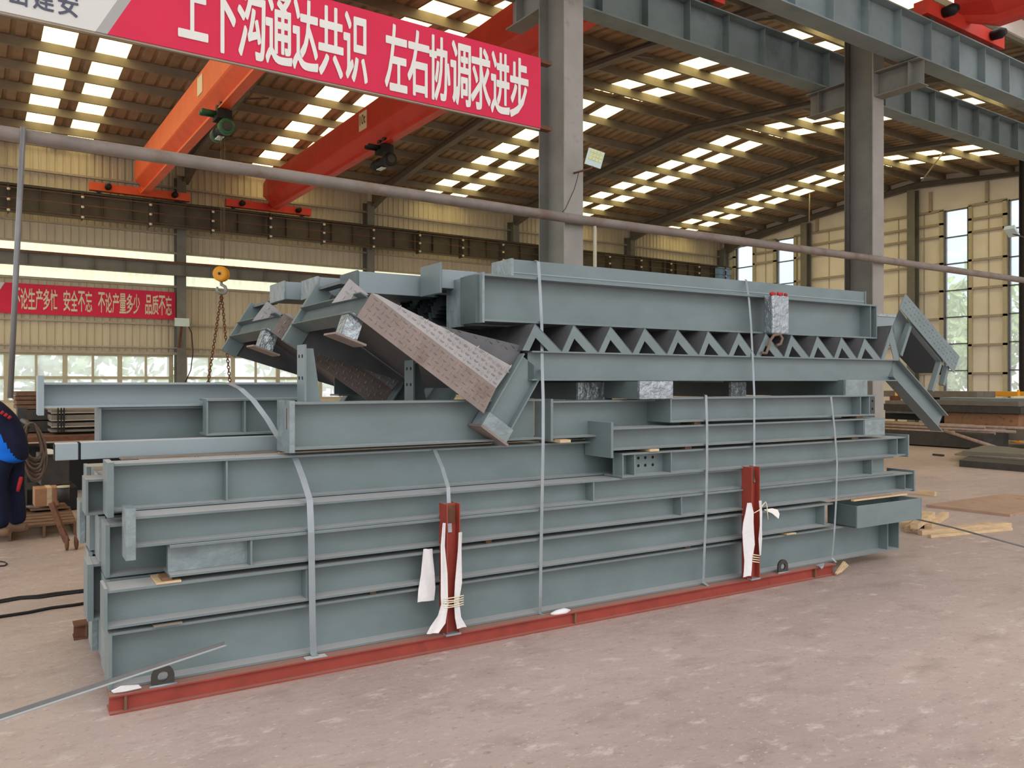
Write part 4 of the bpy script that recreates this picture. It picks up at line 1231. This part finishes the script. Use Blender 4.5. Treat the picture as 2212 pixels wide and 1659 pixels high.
packer(1700, 1720, 1150, 4.39, .010, 'thin pale shim between the two lowest front beams, right of the right stake', .2, z=.376)
for i, (u, z, h, w_) in enumerate(((800, .374, .022, 'left of the left stake'), (1480, .374, .022, 'near the middle right'), (1050, .588, .025, 'right of left stake'), (1600, .588, .025, 'behind the right stake'))):
    packer(u, u + 12, 0, 4.44, h, 'dark packing strip in the gap between the lowest front beams, ' + w_, .15, 'woodd', z=z)
for i, (u, z, w_) in enumerate(((1480, 1.106, 'lower left'), (1840, 1.106, 'lower right'), (1500, 1.285, 'upper left'), (1850, 1.285, 'upper right'))):
    packer(u, u + 14, 0, 4.43, .021, 'packing strip in the gap between the short right front beams, ' + w_, .15, 'woodd', z=z)
packer(1845, 1960, 1083, 4.3, .012, 'pale timber slat over the open topped box at the right end', .03, z=.6)
tag(build(MB().box(sX(262, 4.83), sX(600, 4.83), 4.83, 4.93, 1.1815, 1.191), 'slit_blocker', 'tan'), 'added thin grey light-blocking plank under the pale square tube', 'filler')  # strip added to block the orange glow in the slit
xa, xb = sX(606, 4.83), sX(1335, 4.83)
tag(build(MB().box(xa, xb, 4.83, 4.93, 1.1815, 1.2135), 'slit_blocker', 'tan'), 'added grey light-blocking plank in the slit under the deep shaded beam', 'filler')  # also added against the glow, under the deep beam
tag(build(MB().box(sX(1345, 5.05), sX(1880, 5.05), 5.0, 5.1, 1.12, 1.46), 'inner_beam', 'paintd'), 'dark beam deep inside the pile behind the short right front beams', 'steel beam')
tag(build(MB().ext(I(.36, .2), (sX(722, 6.3), 6.3, 1.49), (sX(1150, 6.3), 6.3, 1.49)), 'gap_blocker', 'paintd'), 'added dark girder blocking window light behind the two tapered brackets', 'steel beam')  # added to block window light showing under the landing
# white paper scraps on the skid
mb = MB().slab([sp(u, v, 4.35) for u, v in ((241, 1494), (262, 1484), (300, 1481), (306, 1486), (270, 1494), (246, 1497))], (0, .012, .002))
tag(build(mb, 'cloth_scrap', 'cloth'), 'white cloth scrap squeezed on the red skid at its left end', 'cloth scrap', 'cloth scraps on the skid')
mb = MB().lathe(sp(1190, 1326, 4.36), sp(1231, 1318, 4.36), [(0, .006), (.3, .018), (.7, .022), (1, .006)], 9)
tag(build(mb, 'cloth_scrap', 'cloth'), 'dirty white cloth wad on the red skid right of the tall strap', 'cloth scrap', 'cloth scraps on the skid')
mb = MB().slab([sp(u, v, 4.33) for u, v in ((1762, 1220), (1781, 1216), (1779, 1226), (1775, 1230), (1770, 1224))], (0, .006, 0))
tag(build(mb, 'cloth_scrap', 'foil'), 'small silver scrap hanging off the right end of the red skid', 'cloth scrap', 'cloth scraps on the skid')
mb = MB()
for k in range(3):
    a = sp(1806 + 4 * k, 1240 - 2 * k, 4.3 + .02 * k); b = sp(1824 + 3 * k, 1214 + k * 3, 4.32 + .03 * k)
    mb.bar(a, b, .02, .014)
tag(build(mb, 'splintered_wood', 'wood'), 'splintered timber piece at the right end of the red skid', 'timber piece')
# loose steel angle leaning at lower left
a, b = sp(-60, 1573, 3.75), sp(485, 1393, 4.36)
t = thing('steel_angle', a, 'thin steel angle bar slanting across the lower left corner of the pile', 'steel bar')
build(MB().ext([(0, 0), (.004, 0), (.004, .017), (0, .017)], a, b), 'upright_leg', 'wire', t)
build(MB().ext([(-.018, -.003), (.004, -.003), (.004, 0), (-.018, 0)], a, b), 'bright_leg', 'paintb', t)
# small plate lying on top
a = sp(1545, 596, 5.0)
tag(build(MB().box(a.x - .12, a.x + .12, 4.98, 5.2, 2.436, 2.448), 'cover_plate', 'paintd'), 'small dark plate lying on the back of the topmost box shaped beam', 'steel plate')
# ================================================================ THINGS ON THE FLOOR
use_hall()
random.seed(21)
# ---- right side: plate stacks, bars, timber
def gp(u, v, z=0.0): return gz(u, v, z)
def plate_poly(px, z, th, label, m, name='steel_plate', group=None):
    pts = [gp(u, v, z + th) for u, v in px]
    return tag(build(MB().slab(pts, (0, 0, -th)), name, m), label, 'steel plate', group)
plate_poly([(2001, 1090), (2170, 1066), (2330, 1082), (2182, 1111)], .001, .03, 'large brownish steel plate lying flat on the floor at the right', 'rust')
bpl = bpy.data.objects['steel_plate']; bpl.data.materials[0] = mat('plate_brown', (168, 138, 116), .7, var=.12, scale=3, stain=((120, 84, 62), 3, .58, .75))
G = 'plates of the flat stack at the right'
plate_poly([(2072, 994), (2110, 978), (2185, 983), (2330, 1014)], .002, .12, 'lowest thick plate of the flat grey stack on the right floor', 'dark', group=G)
plate_poly([(2062, 980), (2100, 968), (2182, 973), (2330, 1001)], .124, .03, 'middle plate of the flat grey stack on the right floor, sticking out left', 'tan', group=G)
plate_poly([(2078, 974), (2125, 962), (2180, 965), (2330, 988)], .156, .06, 'top plate of the flat grey stack on the right floor', 'steel', group=G)
def long_bar(u0, v0, u1, v1, z0, z1, wd, ht, label, m, cat, name, group=None):
    a, b = gp(u0, v0, z0), gp(u1, v1, z1)
    a.z = z0 + ht / 2 + .002; b.z = z1 + ht / 2 + .002
    return tag(build(MB().bar(a, b, wd, ht), name, m), label, cat, group)
# timber
G = 'pale timber battens on the right floor'
for k, (u0, v0, u1, v1, z, l) in enumerate([
    (1953, 1141, 1998, 1115, 0, 'left batten of the short timber heap by the pile end'),
    (1962, 1150, 2010, 1118, 0, 'second batten of the short timber heap, with a yellow end'),
    (1975, 1143, 2012, 1117, .06, 'upper batten of the short timber heap'),
    (2005, 1143, 2042, 1117, 0, 'right batten of the short timber heap by the pile end')]):
    long_bar(u0, v0, u1, v1, z, z, .075, .06, l, 'wood', 'timber', 'timber_batten', G)
for k, (u0, v0, u1, v1, z, l, wd, ht) in enumerate([
    (1987, 1156, 2180, 1139, 0, 'thick long batten in front of the short timber heap', .06, .05),
    (2008, 1162, 2184, 1146, 0, 'thin long batten nearest the viewer at the right', .04, .03),
    (2030, 1148, 2138, 1134, 0, 'upper thin batten lying behind the thick long one', .04, .03),
    (2050, 1150, 2148, 1137, 0, 'middle thin batten lying behind the thick long one', .04, .03)]):
    long_bar(u0, v0, u1, v1, z, z, wd, ht, l, 'wood', 'timber', 'timber_batten', G)
long_bar(1984, 1068, 2021, 1072, 0, 0, .06, .06, 'short stray timber block at the right end of the pile', 'wood', 'timber', 'timber_block')
long_bar(2016, 984, 2038, 986, 0, 0, .06, .04, 'dark stray scrap bar lying alone on the right floor', 'dark', 'scrap', 'scrap_bar')
a, b = gp(1900, 1116, .17), gp(2330, 1210, .02); a.z = .2
tag(build(MB().tube([gp(1905, 1104, .16), gp(2060, 1140, .12), gp(2330, 1213, .02)], .009, 6), 'wire_rope', 'wire'), 'thin taut wire rope crossing the floor at the right', 'rope')
# rebar / pipes bundle at the back right
XQ = 20.5
G = 'rusty bars on the floor at the back right'
base = gp(1900, 950); 
for k in range(9):
    u0 = 1840 + 12 * k; v0 = 925 + 3 * (k % 4) + 2; 
    a = gp(1860 + 6 * k, 944 - 3 * k, 0); b = gp(2010 + 22 * k - 40 * (k % 3), 946 + 2 * (k % 3) - k, 0)
    z = .46 + .06 * (k // 3)
    xk = 20.0 + .3 * (2 - k % 3) + .12 * (k // 3); zk = bx(2000, 932, XQ).z + .04 + .07 * (k // 3)
    a = bx(1850, 900, xk); b = bx(2040 + 22 * ((k * 5) % 9), 900, xk + .12 * (k % 2)); a.z = b.z = zk
    tag(build(MB().tube([a, b], .034, 8), 'steel_pipe', 'barm'), '%s rusty pipe of the low bundle right of the pile, counted from the back' % ORD[k], 'pipe', G)
a, b = bx(2040, 915, 19.8), bx(2172, 900, 19.72); a.z = .42; b.z = .042
tag(build(MB().tube([a, b], .04, 8), 'steel_pipe', 'barm'), 'single rusty pipe sliding off the low bundle down to the floor', 'pipe')
# support sleepers and big stacks of sections
def stack(u0, u1, v, ybase, layers, label_fn, group, cat='steel section', name='steel_section'):
    """horizontal sections facing the viewer, at hall depth ybase"""
    pass
def slab_at(x, y0, y1, z0, z1, dx, label, m, name, cat, group=None):
    return tag(build(MB().box(x, x + dx, y0, y1, z0, z1), name, m), label, cat, group)
# bundles run parallel to the end wall (along Y) well before it
def run(uL, uR, v0, v1, x, dx, label, m, name='steel_section', cat='steel section', group='steel stock before the end wall'):
    a, b = bx(uL, v0, x), bx(uR, v1, x)
    z1 = max(a.z, b.z); z0 = min(bx(uL, v1, x).z, bx(uR, v1, x).z)
    return slab_at(x, min(a.y, b.y), max(a.y, b.y), bx((uL + uR) / 2, v1, x).z, bx((uL + uR) / 2, v0, x).z, dx, label, m, name, cat, group)
XQ = 20.5
run(1880, 2125, 932, 962, XQ - .6, 1.2, 'long dark sleeper under the low rusty pipe bundle at the back right', 'dark', 'sleeper_beam', 'sleeper')
run(2040, 2330, 928, 950, XQ + .6, .5, 'flat grey slab at the foot of the steel stock, at the far right', 'steel', 'steel_slab', 'steel slab')
run(2060, 2330, 904, 928, XQ + 1.0, 1.2, 'ribbed grey sheet stack at the far right, low in the steel stock', 'tan', 'sheet_stack', 'sheet stack')
run(2040, 2200, 893, 922, XQ + .7, .3, 'orange rusty wide flange section in the middle of the steel stock', 'card')
run(1900, 2205, 876, 890, XQ + .4, 1.2, 'dark bluish beam above the orange section in the steel stock', 'dark')
run(1990, 2200, 866, 876, XQ + .5, 1.0, 'long pale grey channel in the steel stock, second from the top', 'steel')
run(2030, 2215, 860, 866, XQ + .8, .8, 'bluish flat bar lying on the pale grey channel of the steel stock', 'paint')
run(1900, 2110, 845, 858, XQ + 1.8, 1.0, 'bundle of brown beams at the back of the steel stock below the windows', 'tan')
q_ = bx(2000, 858, XQ + 1.8)
tag(build(MB().box(XQ + 1.9, XQ + 2.6, bx(2105, 850, XQ + 1.8).y, bx(1992, 850, XQ + 1.8).y, 0, q_.z), 'rack', 'black'), 'dark rack under the brown beam bundle at the back of the stock', 'rack')
run(1912, 1995, 866, 893, XQ + .5, .8, 'rusty beige beam end left of the dark beams, behind the stair end', 'tan')
run(1912, 2070, 893, 908, XQ + .8, .8, 'dark trestle under the rusty beige beam end', 'black')
run(2100, 2330, 846, 857, XQ + 3.5, .2, 'low yellow barrier rail in front of the tall blue window', 'post', 'barrier_rail', 'barrier')
# yellow posts
def ypost(u, vb, vt, label, sign=None):
    p = gp(u, vb); d = (p - Vector((0, 0, 1.6))); 
    zt = bp(u, vt, p.y).z
    t = thing('marker_post', p, label, 'post', 'yellow marker posts')
    build(MB().tube([(p.x, p.y, .03), (p.x, p.y, zt)], .035, 8), 'post', 'post', t)
    build(MB().lathe((p.x, p.y, 0), (p.x, p.y, .04), [(0, .2), (.6, .2), (1, .05)], 14), 'foot', 'post', t)
    return t, p
t, p = ypost(1936, 950, 840, 'yellow marker post just right of the pile, topped by a dark sleeve')
q0, q1 = bp(1930, 885, p.y - .05), bp(1944, 855, p.y - .05)
build(MB().box(q0.x, q1.x, p.y - .08, p.y + .06, q0.z, q1.z), 'dark_sleeve', 'rust', t)
t, p = ypost(2200, 956, 842, 'yellow marker post at the right edge carrying a pale sign board')
q0, q1 = bp(2186, 872, p.y - .06), bp(2235, 855, p.y - .06)
build(MB().box(q0.x, q1.x, p.y - .09, p.y - .06, q0.z, q1.z), 'sign_board', 'letterc', t)
mb = MB()
q = gp(2190, 950)
tag(build(MB().lathe((q.x, q.y, 0), (q.x, q.y, .55), [(0, .18), (.5, .16), (.8, .12), (1, .03)], 12), 'bollard', 'dark'), 'dark rounded bollard at the foot of the right edge column', 'bollard')
# wood litter
G = 'scrap wood before the pipe bundle'
for k, (u, v, du, dv) in enumerate([(2005, 958, 18, 3), (2020, 956, 25, 2), (2040, 955, 22, -3), (2092, 958, 10, 6), (2100, 955, 8, 5), (2110, 957, 12, 2)]):
    a, b = gp(u, v), gp(u + du, v + dv); a.z = .06; b.z = .1
    tag(build(MB().bar(a, b, .1, .08), 'scrap_wood', 'woodd'), '%s piece of scrap wood on the floor before the rusty pipes, counted from the left' % ORD[k], 'scrap wood', G)
# ---- left side
# pallet and machine corner
c = gp(70, 1172)
def left(u, v, z=0): return gp(u, v, z)
t = thing('pallet', gp(70, 1170), 'worn wooden pallet under the worker at the left edge', 'pallet')
a = gp(-60, 1178); b = gp(165, 1155); c_ = gp(150, 1118); d_ = gp(-40, 1130)
def quad_at(f, g, z):
    p = a.lerp(b, f).lerp(d_.lerp(c_, f), g); return Vector((p.x, p.y, z))
for k in range(6):
    g0, g1 = k / 6, k / 6 + .12
    build(MB().slab([quad_at(0, g0, .12), quad_at(1, g0, .12), quad_at(1, g1, .12), quad_at(0, g1, .12)], (0, 0, .022)), 'board', 'woodd', t)
for f in (0, .33, .66, .97):
    build(MB().slab([quad_at(f, 0, .002), quad_at(f + .03, 0, .002), quad_at(f + .03, .97, .002), quad_at(f, .97, .002)], (0, 0, .118)), 'bearer', 'woodd', t)
pc = quad_at(.25, .5, .142)
# worker
hp_ = gp(14, 1152, .14); hp_.z = .142
def skin_mesh(name, chains, mat_, parent, lv=2, root=None):
    """chains: list of lists of (point, radius); consecutive points joined, shared by rounding"""
    me = bpy.data.meshes.new(name)
    vs, rs, es, idx = [], [], [], {}
    for ch in chains:
        last = None
        for p, r in ch:
            k = tuple(round(c, 4) for c in p)
            if k not in idx: idx[k] = len(vs); vs.append(Vector(p)); rs.append(r)
            i = idx[k]
            if last is not None and last != i: es.append((last, i))
            last = i
    loc = rootloc(parent)
    me.from_pydata([tuple(v - loc) for v in vs], es, [])
    me.materials.append(M[mat_])
    o = bpy.data.objects.new(name, me); COL.objects.link(o); o.parent = parent
    md = o.modifiers.new('skin', 'SKIN'); md.use_smooth_shade = True
    if not me.skin_vertices: me.skin_vertices.new()
    sv = me.skin_vertices[0].data
    for i, r in enumerate(rs):
        rr = r if isinstance(r, tuple) else (r, r)
        sv[i].radius = rr; sv[i].use_root = (i == 0)
    sb = o.modifiers.new('smooth', 'SUBSURF'); sb.levels = lv; sb.render_levels = lv
    dg = bpy.context.evaluated_depsgraph_get()
    m2 = bpy.data.meshes.new_from_object(o.evaluated_get(dg))
    o.modifiers.clear(); o.data = m2
    m2.polygons.foreach_set('use_smooth', [True] * len(m2.polygons))
    return o
t = thing('person', hp_, 'worker in navy and bright blue work clothes bending forward beside the cable coil', 'person')
L = Vector((-math.sin(TB), math.cos(TB), 0))        # towards picture left
Fw = Vector((math.cos(TB), math.sin(TB), 0))         # away from the viewer
def W(l, f, z): return hp_ + L * l + Fw * f + Vector((0, 0, z))
hip = W(-.02, 0, .84); ch1 = W(.07, 0, 1.02); ch2 = W(.2, 0, 1.2); nk = W(.36, 0, 1.32)
kl, kr = W(.03, -.11, .46), W(.0, .12, .46)
al, ar = W(-.03, -.12, .07), W(-.04, .13, .07)
body = [[(hip, .13), (ch1, .14), (ch2, .15), (nk, .065), (W(.47, 0, 1.36), .06)],
        [(hip, .13), (W(0, -.1, .76), .09), (kl, .062), (al, .042)], [(hip, .13), (W(0, .1, .76), .09), (kr, .062), (ar, .042)],
        [(ch2, .15), (W(.3, -.2, 1.2), .06), (W(.42, -.25, .95), .045), (W(.58, -.2, .75), .032)],
        [(ch2, .15), (W(.3, .2, 1.2), .06), (W(.42, .25, .95), .045), (W(.58, .2, .75), .032)]]
bo = skin_mesh('body', body, 'skin', t)
hb = MB().lathe(W(.44, 0, 1.46), W(.64, 0, 1.3), [(0, .02), (.08, .07), (.3, .1), (.6, .1), (.85, .075), (1, .03)], 18)
build(hb, 'head', 'skin', t)
build(MB().lathe(W(.43, 0, 1.48), W(.56, 0, 1.38), [(0, .03), (.15, .08), (.5, .112), (1, .108)], 18), 'hair', 'hair', t)
mb = MB()
for f in (-.035, .035): mb.lathe(W(.625, f, 1.37), W(.635, f, 1.362), [(0, .012), (1, .008)], 8)
mb.lathe(W(.63, 0, 1.34), W(.67, 0, 1.315), [(0, .012), (1, .016)], 8)
build(mb, 'eyes_and_nose', 'hair', t)
for s in (-1, 1):
    w0 = W(.58, s * .2, .75); mb = MB()
    mb.lathe(w0, W(.63, s * .19, .67), [(0, .03), (.5, .042), (1, .036)], 10)
    for k in range(4):
        o_ = (k - 1.5) * .02
        mb.tube([W(.63, s * .19 + o_, .67), W(.66, s * .19 + o_ * 1.1, .63 - .004 * abs(k - 1)), W(.655, s * .19 + o_, .59)], [.010, .009, .007], 7)
    mb.tube([W(.6, s * .16, .71), W(.64, s * .14, .67), W(.66, s * .145, .645)], [.012, .011, .008], 7)
    build(mb, 'hand', 'skin', t)
skin_mesh('trousers', [[(W(-.02, 0, .9), (.165, .17)), (W(-.01, 0, .8), (.16, .17)), (W(.0, -.1, .72), .115), (kl, .092), (W(-.02, -.12, .05), .085)], [(W(-.01, 0, .8), (.16, .17)), (W(0, .1, .72), .115), (kr, .092), (W(-.03, .13, .05), .085)]], 'navy', t)
jk = [[(W(-.01, 0, .66), (.185, .2)), (W(-.01, 0, .76), (.2, .21)), (W(.01, 0, .88), (.205, .215)), (ch1, (.205, .21)), (ch2, (.195, .2)), (W(.33, 0, 1.3), .1)],
      [(ch2, (.18, .19)), (W(.3, -.21, 1.2), .085), (W(.42, -.255, .95), .07), (W(.56, -.205, .78), .055)],
      [(ch2, (.18, .19)), (W(.3, .21, 1.2), .085), (W(.42, .255, .95), .07), (W(.56, .205, .78), .055)]]
jo = skin_mesh('jacket', jk, 'navy', t, 4)
# bright blue panel: faces of the jacket's flank recoloured
jo.data.materials.append(M['blue']); jo.data.materials.append(M['letter'])
for p in jo.data.polygons:
    c = jo.matrix_basis @ p.center
    l_ = c.dot(L); f_ = c.dot(Fw); z_ = c.z
    if f_ < .06 and .56 < z_ < .96 and l_ > -.175 + (z_ - .7) * .47: p.material_index = 1
    if f_ < .1 and 1.235 < z_ + .25 * l_ < 1.285 and l_ > .1: p.material_index = 2
    elif f_ < .1 and 1.285 < z_ + .25 * l_ < 1.36 and l_ > .1: p.material_index = 1
mb = MB()
for k in range(3):
    u_, v_ = 2 + 8 * k, 890 + 5 * k
    q = bp(u_, v_, hp_.y - .17)
    mb.lathe(q, q + Vector((.02, -.004, -.016)), [(0, .02), (1, .017)], 7)
build(mb, 'red_embroidery', 'redcloth', t)
for y_ in (al, ar):
    build(MB().lathe(y_ + Vector((0, 0, -.035)) - L * .08, y_ + Vector((0, 0, -.04)) + L * .2, [(0, .03), (.15, .045), (.6, .045), (.9, .04), (1, .02)], 12), 'shoe', 'shoe', t)
q0 = bp(46, 1030, hp_.y - .1); q1 = bp(38, 1062, hp_.y - .1)
tg = tag(build(MB().lathe(q0, q1, [(0, .014), (.1, .018), (.8, .018), (1, .012)], 10), 'welding_handle', 'redcloth'), 'red tool handle hanging beside the worker\'s trousers', 'tool')
# machine with cable coil
yM = 11.2
def B2(u, v, y=yM): return bp(u, v, y)
def ubox(u0, u1, v0, v1, y, dep, label, m, name, cat, group=None, bev=0.0, z0=None):
    a, b = B2(u0, v1, y), B2(u1, v0, y)
    o = build(MB().box(a.x, b.x, y, y + dep, a.z if z0 is None else z0, b.z), name, m, None, bev)
    return tag(o, label, cat, group)
ubox(88, 150, 982, 1050, 11.5, .7, 'grey metal cabinet behind the coil of cable', 'dark', 'cabinet', 'cabinet', bev=.01)
ubox(40, 168, 1050, 1100, 11.5, .8, 'dark machine base behind the cardboard box', 'black', 'machine_base', 'machine', bev=.02, z0=.0)
o = build(MB().slab([B2(92, 981, 11.3), B2(102, 972, 11.3), B2(118, 974, 11.3), B2(119, 981, 11.3)], (0, .3, 0)), 'paper_stack', 'letter'); tag(o, 'crumpled white paper on the grey cabinet', 'paper')
y = 10.6
a, b = B2(75, 1096, y), B2(112, 1054, y)
t = thing('cardboard_box', ((a.x + b.x) / 2, y + .15, a.z), 'brown cardboard box on the machine below the cable coil', 'cardboard box')
build(MB().box(a.x, b.x + .07, y, y + .3, a.z, b.z), 'carton', 'card', t, .006)
build(MB().box(a.x + .12, a.x + .17, y - .002, y + .302, a.z + .01, b.z + .003), 'tape', 'wood', t)
a = B2(137, 1080, 10.55); b = B2(137, 1053, 10.55)
t = thing('tin_can', a, 'dark tin can with a pale lid beside the cardboard box', 'can')
build(MB().lathe(a, b, [(0, .062), (.9, .062), (1, .05)], 14), 'can', 'dark', t)
build(MB().lathe(b, b + Vector((0, 0, .02)), [(0, .066), (1, .064)], 14), 'lid', 'sill', t)
ubox(66, 150, 1097, 1104, 10.5, .5, 'shelf board carrying the cardboard box and the tin can', 'woodd', 'shelf_board', 'board')
# coil: many hanging turns
t = thing('cable_coil', B2(70, 1042, 10.0), 'hanging coil of brown cable behind the worker', 'cable coil')
for k in range(12):
    w_ = 20 + 2.2 * (k % 6); vb = 990 + 4.6 * ((k * 5) % 12)
    ctr = 66 + 1.0 * (k % 5)
    pts = []
    for j in range(20):
        q = 2 * math.pi * j / 20
        uu = ctr + w_ * math.sin(q) * (.62 + .38 * (1 - math.cos(q)) / 2 * 1.2) + 9 * (1 - math.cos(q)) / 2
        vv = 914 + (vb - 914) * (1 - math.cos(q)) / 2
        pts.append(bp(uu, vv, 9.95 + .012 * k))
    build(MB().tube(pts, .012, 6, True), 'cable_turn', 'rope', t)
a = bp(63, 916, 10.3)
tag(build(MB().tube([(a.x, 11.4, a.z), (a.x, 9.9, a.z)], .03, 6), 'hanger_peg', 'dark'), 'dark peg carrying the cable coil', 'peg')
tag(build(MB().box(a.x - .05, a.x + .05, 11.4, 11.5, 0, a.z + .15), 'hanger_post', 'dark'), 'dark post behind the cable coil', 'post')
# stacks of wrapped sections behind
G = 'strapped timber and section stacks at the left back'
for k, (u0, u1, v0, v1, y, l, m) in enumerate([
    (35, 86, 846, 855, 14.2, 'topmost brown beam of the left back stack', 'woodd'), (33, 86, 856, 864, 14.2, 'second brown beam of the left back stack', 'woodd'),
    (36, 86, 865, 874, 14.2, 'third brown beam of the left back stack', 'woodd'), (36, 86, 875, 884, 14.2, 'fourth brown beam of the left back stack', 'woodd'),
    (42, 110, 885, 908, 14.0, 'upper dark crate under the brown beams', 'dark'), (42, 110, 909, 934, 14.0, 'lower dark crate under the brown beams', 'dark'),
    (111, 330, 882, 892, 13.4, 'topmost grey board of the strapped stack', 'tan'), (111, 330, 893, 908, 13.4, 'second grey board of the strapped stack', 'tan'),
    (111, 330, 909, 922, 13.4, 'third grey board of the strapped stack', 'tan'), (111, 330, 923, 934, 13.4, 'lowest grey board of the strapped stack', 'tan')]):
    ubox(u0, u1, v0, v1, y, .8, l, m, 'stacked_beam', 'stacked beam', G)
for u in (124, 131, 137):
    ubox(u, u + 3, 881, 934, 13.37, .02, {124: 'left', 131: 'middle', 137: 'right'}[u] + ' dark band around the strapped grey boards', 'black', 'packing_band', 'band', 'bands around the grey boards')
ubox(20, 330, 936, 957, 13.0, 1.6, 'orange rusty beam carrying the stacks at the left back', 'rust', 'support_beam', 'beam')
ubox(30, 300, 957, 1100, 13.6, .8, 'dark trestle under the orange rusty beam', 'black', 'trestle', 'trestle', z0=0.0)
# hoses on pallet, small wheels
pts = [quad_at(.15, .3, .165), quad_at(.35, .55, .17), quad_at(.55, .4, .165), quad_at(.7, .6, .17), quad_at(.5, .8, .165), quad_at(.3, .6, .18), quad_at(.45, .35, .185), quad_at(.75, .45, .17)]
tag(build(MB().tube(pts, .022, 7), 'hose', 'rope'), 'thick brown hose lying looped on the pallet', 'hose')
c = gp(152, 1188)
t = thing('caster', c, 'small twin wheel caster standing by the lower left of the pile', 'caster')
for dx in (-.03, .05): build(MB().lathe((c.x + dx - .015, c.y, .072), (c.x + dx + .015, c.y, .072), [(0, .05), (.2, .07), (.8, .07), (1, .05)], 16), 'wheel', 'rust', t)
build(MB().bar((c.x - .03, c.y, .08), (c.x - .15, c.y + .1, .45), .03, .05), 'fork', 'rust', t)
# cables on the floor
def cable(pts, r, label):
    tag(build(MB().tube([gp(u, v, r) for u, v in pts], r, 6), 'floor_cable', 'black'), label, 'cable', 'dark cables on the left floor')
cable([(-40, 1304), (0, 1298), (40, 1291), (80, 1288), (120, 1282), (165, 1277), (230, 1270)], .012, 'upper dark cable crossing the floor left of the pile')
cable([(-40, 1306), (0, 1301), (45, 1293), (85, 1291), (120, 1286), (165, 1280), (230, 1274)], .008, 'thin second cable lying beside the upper dark cable')
cable([(-40, 1341), (0, 1332), (60, 1323), (110, 1313), (158, 1307), (230, 1296)], .011, 'lower dark cable crossing the floor left of the pile')
cable([(-30, 1216), (-5, 1212), (10, 1214), (15, 1218), (10, 1222), (-20, 1224)], .006, 'small wire loop on the floor at the left edge')

c = bx(2196, 492, 17.9)
t = thing('floodlight', (c.x, c.y, c.z - .2), 'small angled floodlight on the dark column at the far right', 'floodlight')
build(MB().slab([(c.x - .1, c.y, c.z - .02), (c.x + .12, c.y, c.z - .16), (c.x + .14, c.y, c.z - .12), (c.x - .08, c.y, c.z + .05)], (0, .2, 0)), 'housing', 'lampw', t)
build(MB().bar((c.x + .05, c.y + .1, c.z - .1), (c.x + .2, c.y - .3, c.z - .3), .03, .03), 'arm', 'dark', t)
